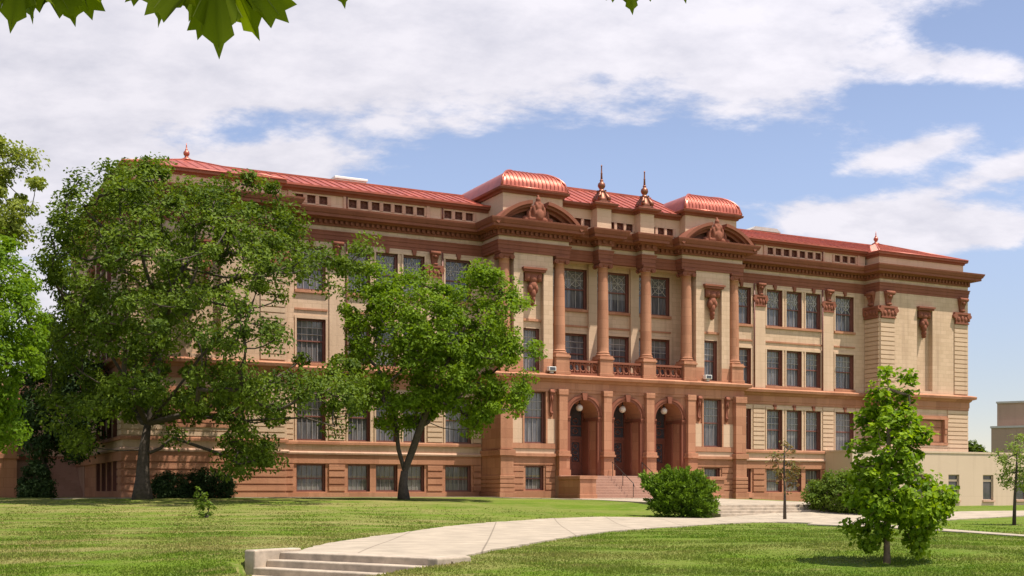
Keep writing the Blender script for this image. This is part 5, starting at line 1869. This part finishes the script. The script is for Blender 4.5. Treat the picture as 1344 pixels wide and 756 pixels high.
def branch_mesh(trunk_pts, trunk_r, centers, r_tip=0.02, seg=6, bend=0.25, r=None, max_up=0.2, skip=0.0, min_node=0, limbs=()):
    """trunk plus limbs grown to every cluster centre, thick where many twigs meet"""
    r = r or rng
    nodes = [np.array(p, float) for p in trunk_pts]; parent = [i - 1 for i in range(len(nodes))]
    ntrunk = len(nodes)
    top = nodes[-1]
    for start, pts in limbs:
        prev = ntrunk - 1 if start is None else start
        for q in pts:
            nodes.append(np.array(q, float)); parent.append(prev); prev = len(nodes) - 1
    order = np.argsort(np.linalg.norm(centers - top, axis=1))
    for ci in order:
        if skip and r.random() < skip: continue
        c = centers[ci]
        N = np.array(nodes)
        dist = np.linalg.norm(N - c, axis=1)
        above = np.maximum(N[:, 2] - c[2] - max_up, 0)
        cost = dist + above * 0.8
        cost[:min(min_node, len(cost) - 1)] = 1e9
        k = int(np.argmin(cost))
        p = nodes[k]; v = c - p; L = np.linalg.norm(v)
        if L < 0.05: continue
        m = 3 if L > 1.2 else 2
        off = r.normal(size=3) * L * bend * .35; off[2] = -abs(off[2]) * .6 - L * .06 * (v[2] > 0)
        prev = k
        for j in range(1, m + 1):
            t = j / m
            q = p + v * t + off * math.sin(math.pi * t)
            nodes.append(q); parent.append(prev); prev = len(nodes) - 1
    n = len(nodes)
    cnt = np.zeros(n)
    kids = np.zeros(n, int)
    for i in range(n):
        if parent[i] >= 0: kids[parent[i]] += 1
    for i in range(n - 1, -1, -1):
        if kids[i] == 0: cnt[i] += 1
        if parent[i] >= 0: cnt[parent[i]] += cnt[i]
    rr = r_tip * np.power(np.maximum(cnt, 1), 0.47)
    mb_ = MB()
    # chains
    children = {i: [] for i in range(n)}
    for i in range(ntrunk, n): children[parent[i]].append(i)
    limb_base = min(trunk_r[-1], 1e9)
    mb_.tube(nodes[:ntrunk], list(trunk_r), seg=12)
    done = set()
    stack = [(i, c) for i in range(ntrunk) for c in children[i]]
    while stack:
        p, c = stack.pop()
        chain = [p, c]
        while children[c]:
            ch = sorted(children[c], key=lambda k: -cnt[k])
            for o_ in ch[1:]: stack.append((c, o_))
            c = ch[0]; chain.append(c)
        rads = [min(rr[k], limb_base) for k in chain]
        rads[0] = rads[1]
        mb_.tube([nodes[k] for k in chain], rads, seg=seg, caps=False)
    return mb_


def make_tree(name, label, cat, px, D, base_h, trunk_r, poly, n_cl, r_cl, n_leaf, leaf, mat, bark='bark', depth=0.75, lean=(0, 0), group=None, forks=None,
              holes=(), spacing=0.0, seed=1, r_tip=0.02, up=0.35, aspect=0.55, skip=0.0, inset=0.0, extra=None, limbs=()):
    r = np.random.default_rng(seed)
    x, y = ground_xy(px, D); z = h1(x, y)
    root = empty(name, label, cat, (x, y, z), 0, group)
    C = crown_points(poly, D, n_cl, depth, spacing, r, inset or (r_cl * .2 if r_cl > .45 else 0.0), holes)
    if extra is not None: C = np.vstack([C, extra])
    o = np.array([x, y, z])
    if forks:
        tp = [np.array([x, y, z - .1])] + [np.array(at(a, b, D + c)) for a, b, c in forks]
    else:
        tp = [np.array([x, y, z - .1]), np.array([x + lean[0] * .5, y + lean[1] * .5, z + base_h * .5]), np.array([x + lean[0], y + lean[1], z + base_h])]
    tr = list(np.linspace(trunk_r[0], trunk_r[1], len(tp)))
    tr[0] = trunk_r[0] * 1.25
    bm_ = branch_mesh([p - o for p in tp], tr, C - o, r_tip=r_tip, r=r, skip=skip, limbs=[(a, [np.array(at(u, v, D + w)) - o for u, v, w in ps]) for a, ps in limbs])
    bm_.build('trunk', bark, root)
    rads = r_cl * (0.5 + 0.85 * r.random(len(C)))
    V, F, T = leaf_cloud(C - o, rads, n_leaf, leaf, aspect=aspect, up=up, r=r, outward=.5, center0=C.mean(0) - o)
    fast_mesh('crown', V, F, mat, tint=T, parent=root)
    return root


# the big dark elm at the left
ELM = [(62, 300), (80, 252), (92, 232), (110, 225), (128, 232), (140, 212), (160, 220), (172, 196), (200, 192), (222, 202), (230, 222), (246, 232), (262, 240), (290, 238), (312, 232), (338, 222),
       (352, 226), (366, 250), (384, 262), (392, 290), (410, 300), (424, 318), (440, 312), (480, 306), (492, 330), (480, 352), (462, 372), (452, 410), (448, 450), (470, 478), (488, 520), (484, 560),
       (455, 580), (420, 568), (400, 560), (384, 590), (360, 600), (352, 622), (330, 628), (300, 630), (284, 600), (300, 560), (280, 545), (240, 566), (225, 600), (212, 560), (180, 552), (150, 560), (130, 592), (100, 600), (76, 580), (55, 560), (48, 500), (52, 440), (58, 380)]
make_tree('elm_tree', 'tall spreading dark green tree with a forked trunk hiding the left wing', 'tree', 187, 62, 3.4, (.46, .17), ELM, 400, .90, 190, .215, 'elm_leaf',
          depth=1.0, forks=[(187, 630, 0), (189, 590, 0.1), (194, 556, .2)], limbs=[(None, [(203, 516, .3), (210, 455, .5), (214, 400, .8), (240, 352, 1.0), (266, 322, 1.3)]), (None, [(180, 530, -.8), (160, 490, -1.6), (130, 440, -2.2)]), (None, [(225, 520, -1), (262, 470, -2.2), (310, 420, -3), (340, 350, -3.4)]), (None, [(240, 545, -.8), (320, 552, -1.6), (400, 548, -2.0), (440, 560, -2.2)]), (6, [(190, 375, .2), (150, 345, -.2), (128, 300, -.4)])], holes=[(236, 470, 22, 20), (150, 480, 20, 16), (408, 425, 42, 72), (404, 566, 36, 26), (425, 520, 16, 10), (300, 410, 14, 12), (345, 480, 16, 12), (420, 380, 14, 24), (240, 560, 40, 14), (120, 268, 10, 8)],
          seed=3, r_tip=.036, spacing=.55)
ASH = [(452, 372), (470, 352), (505, 345), (530, 362), (545, 352), (566, 362), (590, 366), (604, 352), (632, 346), (655, 350), (668, 372), (690, 396), (686, 420), (712, 448), (716, 462), (700, 480),
       (690, 520), (676, 548), (655, 560), (640, 578), (612, 566), (600, 548), (580, 552), (560, 566), (540, 562), (510, 570), (484, 548), (462, 520), (455, 480), (462, 440), (446, 410)]
make_tree('ash_tree', 'round bright green tree with a forked trunk in front of the left wing windows', 'tree', 530, 67, 3.0, (.30, .2), ASH, 270, .78, 170, .21, 'ash_leaf',
          depth=.7, forks=[(529, 636, 0), (531, 618, 0)], limbs=[(None, [(523, 590, 0), (520, 560, .3), (514, 525, .6), (500, 470, .9)]), (None, [(541, 592, 0), (552, 560, -.4), (566, 525, -.8), (590, 470, -1.2), (610, 430, -1.4)])], seed=8, r_tip=.028, spacing=.45, holes=[(500, 455, 12, 11), (560, 545, 26, 10), (474, 400, 14, 20), (648, 478, 12, 9), (600, 374, 12, 10), (478, 505, 12, 14), (560, 372, 9, 10), (530, 430, 9, 8), (618, 440, 10, 8), (520, 505, 12, 10)],
          extra=np.array([at(520, 560, 67), at(566, 545, 67), at(516, 530, 67.5), at(580, 520, 66.5)]))

DK = [(18, 470), (30, 430), (60, 410), (96, 420), (126, 450), (140, 500), (136, 560), (126, 592), (104, 606), (80, 596), (58, 612), (36, 590), (16, 560), (10, 515)]
make_tree('shade_tree', 'dark low crowned tree pressed against the side wall behind the tall elm', 'tree', 62, 71, 1.6, (.2, .14), DK, 150, .85, 130, .22, 'dark_shrub_leaf', depth=1.0, seed=17, r_tip=.025, spacing=.5)

OFF1 = [(-420, 250), (-300, 180), (-160, 200), (-70, 300), (-22, 400), (-26, 520), (-60, 590), (-160, 610), (-300, 600), (-420, 540), (-460, 400)]  # unseen tree, added to block sky light from the left side wall
make_tree('shade_tree', 'big unseen tree added left of the side porch to shade the side wall', 'tree', -230, 76, 3.5, (.4, .25), OFF1, 170, 1.5, 90, .5, 'elm_leaf', depth=.9, seed=18, r_tip=.03, spacing=1.0)

# near trees whose crowns come in at the left edge
BRIGHT = [(-180, 330), (-120, 290), (-40, 300), (0, 306), (22, 318), (40, 350), (52, 380), (66, 420), (60, 450), (66, 478), (48, 500), (30, 520), (14, 545), (36, 560), (28, 585), (6, 598), (-30, 590), (-110, 560), (-190, 520), (-220, 430)]
make_tree('maple_tree', 'bright soft green tree at the left edge hanging over the side porch', 'tree', -95, 40, 3.2, (.26, .16), BRIGHT, 300, .5, 150, .15, 'bright_leaf', depth=.7, seed=12, r_tip=.02, spacing=.28)
YEL = [(-200, 260), (-160, 180), (-90, 140), (-30, 140), (0, 150), (2, 172), (22, 190), (44, 196), (56, 212), (62, 232), (50, 248), (54, 270), (40, 290), (46, 308), (20, 322), (-10, 330), (-60, 360), (-140, 370), (-210, 330)]
make_tree('linden_tree', 'yellow green tree in seed standing tall behind the bright tree at the left edge', 'tree', -80, 56, 6.0, (.34, .2), YEL, 130, .62, 150, .2, 'yellow_leaf', depth=.7, seed=14, r_tip=.022, spacing=.5)

# young maple on the right lawn
YM = [(1163, 484), (1172, 500), (1184, 490), (1192, 492), (1196, 512), (1188, 530), (1202, 545), (1196, 560), (1222, 560), (1214, 576), (1204, 584), (1210, 600), (1222, 606), (1212, 622), (1232, 630), (1252, 648), (1250, 668), (1232, 680),
      (1222, 690), (1214, 706), (1206, 724), (1196, 712), (1190, 698), (1172, 696), (1158, 702), (1148, 720), (1132, 716), (1124, 700), (1112, 698), (1124, 678), (1112, 660), (1120, 640), (1124, 610), (1136, 600), (1120, 592), (1126, 582), (1142, 576), (1128, 558), (1118, 528), (1134, 532), (1148, 548), (1146, 520), (1154, 500)]
make_tree('young_maple_tree', 'young conical maple with glossy bright leaves standing alone on the right lawn', 'tree', 1164, 24.5, 1.0, (.062, .035), YM, 230, .21, 46, .112, 'young_maple_leaf', bark='pale_bark', depth=1.0, seed=21, r_tip=.007, spacing=.11, aspect=.8, up=.5,
          forks=[(1164, 700, 0), (1165, 640, 0), (1167, 560, 0.02), (1166, 510, 0)])
# small trees
SAP = [(1012, 590), (1030, 576), (1044, 592), (1050, 612), (1046, 640), (1034, 648), (1018, 640), (1010, 618)]
make_tree('bare_sapling', 'thin young sapling with sparse reddish leaves by the terrace steps', 'tree', 1030, 57.5, 2.4, (.07, .03), SAP, 34, .34, 12, .17, 'bronze_leaf', bark='bark', depth=.8, seed=31, r_tip=.012, forks=[(1030, 650, 0), (1029, 612, 0), (1030, 585, 0)])
PALE = [(1304, 612), (1310, 590), (1322, 576), (1336, 572), (1352, 578), (1368, 596), (1370, 620), (1362, 640), (1340, 648), (1326, 634), (1312, 640)]
make_tree('pale_young_tree', 'slender pale green young tree in front of the annex at the right edge', 'tree', 1331, 57, 1.8, (.075, .04), PALE, 60, .38, 40, .13, 'pale_leaf', bark='bark', depth=.8, seed=33, r_tip=.012, forks=[(1332, 650, 0), (1334, 620, 0), (1335, 595, 0)])
FAR = [(1262, 592), (1268, 578), (1278, 574), (1284, 584), (1300, 588), (1316, 590), (1330, 600), (1262, 604)]
make_tree('distant_tree', 'dark round distant tree peeping over the annex roof beyond the school corner', 'tree', 1275, 128, 4.5, (.3, .2), [(1264, 600), (1270, 582), (1277, 578), (1283, 587), (1296, 593), (1300, 610), (1290, 640), (1262, 640)], 50, .8, 90, .5, 'elm_leaf', depth=.7, seed=35)


def make_shrub(name, label, px, D, poly, n_cl, r_cl, n_leaf, leaf, mat, seed, aspect=.5, up=.3, group=None, spiky=False, depth=.9, spacing=0.0):
    r = np.random.default_rng(seed)
    x, y = ground_xy(px, D); z = h1(x, y); o = np.array([x, y, z])
    root = empty(name, label, 'shrub', (x, y, z), 0, group)
    C = crown_points(poly, D, n_cl, depth, spacing, r)
    gz = hgt(C[:, 0], C[:, 1]); C[:, 2] = np.maximum(C[:, 2], gz + .08)
    m = branch_mesh([np.array([0, 0, -.05]), np.array([0, 0, .12])], [.09, .07], C - o, r_tip=.008, r=r, seg=5, skip=.4)
    m.build('stem', 'bark', root)
    if not spiky:
        V, F, T = leaf_cloud(C - o, r_cl * (.7 + .6 * r.random(len(C))), n_leaf, leaf, aspect=aspect, up=up, r=r, outward=.6, center0=np.array([0, 0, .3]))
    else:
        # sprays: needles along outward arching shoots
        Cl = C - o
        n = n_leaf; k = len(Cl)
        dirs = Cl - np.array([0, 0, -.25]); dirs /= np.linalg.norm(dirs, axis=1, keepdims=True)
        dirs[:, 2] = dirs[:, 2] * .45 + .12 + .2 * r.random(k); dirs += r.normal(size=(k, 3)) * .28
        dirs /= np.linalg.norm(dirs, axis=1, keepdims=True)
        t = r.random((k, n)); L = r_cl * (0.7 + .8 * r.random(k))
        P = Cl[:, None] + dirs[:, None] * (t * L[:, None])[..., None] + r.normal(size=(k, n, 3)) * (.10 * (1.1 - t))[..., None]
        a = dirs[:, None] * .9 + r.normal(size=(k, n, 3)) * .55; a[..., 2] += .12
        a /= np.linalg.norm(a, axis=2, keepdims=True)
        nr = np.cross(a, r.normal(size=(k, n, 3))); nr /= np.linalg.norm(nr, axis=2, keepdims=True)
        s = leaf * (.6 + .8 * r.random((k, n)))
        A = a * s[..., None]; B = nr * (s * aspect * .5)[..., None]
        V = np.stack([P - B * .6, P + A * .5 - B, P + A, P + A * .5 + B], 2).reshape(-1, 3)
        F = np.arange(k * n * 4).reshape(-1, 4)
        T = np.clip(.5 * r.random((k, n)) + .5 * t * .9, 0, 1).ravel()
    fast_mesh('foliage', V, F, mat, tint=T, parent=root)
    return root


JUN = [(850, 641), (852, 634), (868, 636), (880, 630), (896, 631), (908, 630), (920, 637), (927, 648), (924, 658), (930, 667), (924, 675), (908, 679), (880, 678), (866, 671), (862, 661), (866, 654)]
make_shrub('juniper_shrub', 'broad feathery green juniper beside the terrace steps at the path', 893, 62, JUN, 420, .6, 70, .17, 'juniper_needle', 41, aspect=.35, spiky=True, spacing=.12)
SHR = [(1056, 652), (1062, 636), (1080, 624), (1100, 620), (1124, 618), (1150, 622), (1162, 636), (1164, 656), (1156, 668), (1120, 674), (1085, 668), (1066, 664)]
make_shrub('leafy_shrub', 'dense leafy green shrub behind the young maple, right of the terrace steps', 1105, 66, SHR, 300, .34, 55, .15, 'shrub_leaf', 43, spacing=.15)
LS = [(24, 640), (32, 618), (46, 606), (60, 616), (68, 634), (70, 652), (60, 658), (28, 658)]
make_shrub('dark_shrub', 'dark rounded shrub against the side wing at the far left', 46, 69, LS, 130, .33, 60, .15, 'dark_shrub_leaf', 45)
B1 = [(198, 646), (204, 628), (220, 620), (238, 624), (246, 636), (246, 656), (200, 656)]
make_shrub('dark_shrub', 'dark low bush against the wall just right of the elm trunk', 222, 66, B1, 110, .32, 60, .14, 'dark_shrub_leaf', 46)
B2 = [(240, 640), (250, 624), (270, 616), (292, 618), (304, 632), (304, 656), (242, 656)]
make_shrub('dark_shrub', 'larger dark bush against the wall under the low hanging elm branch', 274, 66.5, B2, 140, .34, 60, .15, 'dark_shrub_leaf', 47)
PL = [(258, 680), (254, 660), (256, 644), (262, 636), (268, 648), (272, 660), (284, 662), (280, 680)]
make_shrub('seedling_plant', 'small light green seedling growing in the lawn left of the steps', 271, 45, PL, 26, .13, 22, .12, 'shrub_leaf', 48)

# ------------------------------------------------------------------ hanging maple leaves over the camera


def maple_outline():
    half = [(0, 1.0), (.045, .87), (.13, .80), (.105, .73), (.19, .66), (.15, .55), (.15, .44), (.25, .51), (.29, .60), (.36, .61), (.43, .73), (.47, .65), (.58, .68), (.55, .58), (.65, .53), (.55, .45), (.48, .35), (.40, .25),
            (.50, .25), (.56, .31), (.62, .25), (.75, .24), (.66, .15), (.66, .07), (.54, .05), (.44, -.04), (.31, -.08), (.14, -.06), (.03, .0)]
    return [(x, y) for x, y in half] + [(-x, y) for x, y in half[::-1][:-1]]


def leaf_mesh():
    out = maple_outline()
    bm = bmesh.new()
    vs = [bm.verts.new((x, y, -.10 * (x * x + (y - .3) ** 2) + .04 * math.sin(9 * x + 4 * y))) for x, y in out]
    c = bm.verts.new((0, .22, .02))
    n = len(vs)
    for i in range(n): bm.faces.new((c, vs[i], vs[(i + 1) % n]))
    nleaf = n
    def zz(x, y): return -.10 * (x * x + (y - .3) ** 2) + .04 * math.sin(9 * x + 4 * y)
    for tx, ty in ((0, .92), (.5, .62), (-.5, .62), (.64, .22), (-.64, .22), (.2, .66), (-.2, .66)):
        sy = .28 if abs(tx) == .2 else 0.0
        L_ = math.hypot(tx, ty - sy); ux, uy = -(ty - sy) / L_, tx / L_
        for dzv in (-.012, .022):
            prev = None
            for k in range(7):
                t = k / 6; x, y = tx * t, sy + (ty - sy) * t; w = .011 * (1 - t * .75)
                z = (zz(x, y) + .0) * t + .0 + dzv
                cur = (bm.verts.new((x + ux * w, y + uy * w, z)), bm.verts.new((x - ux * w, y - uy * w, z)))
                if prev:
                    f = bm.faces.new((prev[0], prev[1], cur[1], cur[0])); f.material_index = 1
                prev = cur
    n = len(bm.faces)
    me = bpy.data.meshes.new('leaf'); bm.to_mesh(me); bm.free()
    me.attributes.new('tint', 'FLOAT', 'FACE')
    me.attributes['tint'].data.foreach_set('value', (0.3 + rng.random(n) * .2).astype(np.float32))
    me.polygons.foreach_set('use_smooth', np.ones(n, bool))
    me.materials.append(MATS['hanging_maple_leaf']); me.materials.append(MATS['leaf_vein'])
    return me


def W(r_, f_, z):
    p = CAM + RT * r_ + FW * f_
    return (float(p[0]), float(p[1]), z)


bx_, by_ = (CAM + RT * (-2.6) + FW * (-0.6))
broot = empty('overhanging_maple_tree', 'old maple beside the viewpoint, its broad dark leaves hanging into the top of the view', 'tree', (float(bx_), float(by_), h1(bx_, by_)))
off = np.array([bx_, by_, h1(bx_, by_)])
m = MB()
tr = [W(-2.6, -.6, -1.9), W(-2.65, -.6, -.6), W(-2.55, -.5, 1.0), W(-2.6, -.4, 3.0), W(-2.4, -.6, 5.0)]
m.tube([tuple(np.array(p) - off) for p in tr], [.24, .2, .18, .16, .12], seg=12)
lb = [W(-2.55, -.45, 1.5), W(-1.9, 1.0, 1.95), W(-1.4, 2.0, 1.92), W(-.6, 2.75, 1.78), W(.3, 3.05, 1.66), W(.9, 3.1, 1.6)]
m.tube([tuple(np.array(p) - off) for p in lb], [.08, .055, .04, .026, .014, .007], seg=8)
LEAVES = [  # tip px, tip py, D, length m, roll, tilt
    (14, 46, 2.60, .21, 8, 20), (50, 34, 2.62, .19, -10, -25), (100, 37, 2.66, .15, -14, 10), (212, 38, 2.6, .15, 10, -20), (288, 80, 2.55, .25, -2, 12), (345, 56, 2.58, .21, -24, -15), (246, 30, 2.68, .16, 20, 30),
    (452, 13, 2.75, .12, -10, 15), (829, 21, 2.9, .11, -6, 10), (899, 6, 2.95, .10, -12, 10), (30, 20, 2.7, .22, 24, 30), (320, 10, 2.72, .22, 10, -20), (160, 1, 2.7, .18, 5, 10)]
lm = leaf_mesh()
for px, py, D, ln, roll, tilt in LEAVES:
    tip = np.array(at(px, py, D))
    o = bpy.data.objects.new('leaf', lm); COL.objects.link(o); o.parent = broot
    rot = Matrix.Rotation(-YAW + rad(tilt), 4, 'Z') @ Matrix.Rotation(rad(roll), 4, 'Y') @ Matrix.Rotation(rad(-90 + 12), 4, 'X')
    # leaf tip points down: local +y goes to -z
    d = (rot.to_3x3() @ Vector((0, 1, 0)))
    base = Vector(tip) - d * ln
    o.matrix_local = Matrix.Translation(base - Vector(off)) @ rot @ Matrix.Scale(ln, 4)
    # petiole up to the limb
    best = min((np.array(lb[i]) * (1 - t) + np.array(lb[i + 1]) * t for i in range(len(lb) - 1) for t in np.linspace(0, 1, 9)), key=lambda q: np.linalg.norm(q - np.array(base)))
    b = np.array(base)
    mid = (b + best) / 2 + np.array([0, 0, .05])
    m.tube([tuple(b - off), tuple(mid - off), tuple(best - off)], [.0018, .0022, .004], seg=5)
m.build('trunk', 'bark', broot)

# ------------------------------------------------------------------ grass


def build_grass(n):
    r = np.random.default_rng(77)
    # spread over the lawn in front of the viewpoint, thinning out with distance
    D = 17.0 / (1 - r.random(n) * (1 - 17.0 / 62.0))
    a = r.uniform(-.44, .44, n)
    x = CAM[0] + (FW[0] + RT[0] * a) * D; y = CAM[1] + (FW[1] + RT[1] * a) * D
    ok = np.ones(n, bool)
    for p in PATHS:
        ok &= ~pip(p, x, y)
    ok &= ~((y > -3.2) & (x > -33))
    # ragged tufts: clump density
    cl = np.sin(x * 1.7 + 1.3 * np.sin(y * .9)) * np.sin(y * 2.1 + np.sin(x * 1.1)) * .5 + .5
    ok &= r.random(n) < (.35 + .65 * cl)
    ok &= r.random(n) < np.clip((66 - D) / 26, 0, 1)
    x, y, D, cl = x[ok], y[ok], D[ok], cl[ok]; n = len(x)
    z = hgt(x, y)
    h = (.014 + .022 * r.random(n) * (.5 + cl)) * (1 + .008 * D)
    w = .012 + .00035 * D
    an = r.uniform(0, 2 * math.pi, n); le = r.normal(size=(n, 2)) * (h * .55)[:, None]
    dx, dy = np.cos(an) * w, np.sin(an) * w
    V = np.stack([np.c_[x - dx, y - dy, z - .01], np.c_[x + dx, y + dy, z - .01], np.c_[x + le[:, 0], y + le[:, 1], z + h]], 1).reshape(-1, 3)
    F = np.arange(n * 3).reshape(n, 3)
    o = fast_mesh('grass', V, F, 'grass_blades', tint=r.random(n))
    tag(o, 'short mown lawn grass with dry yellow patches', 'grass', kind='stuff')


build_grass(340000)
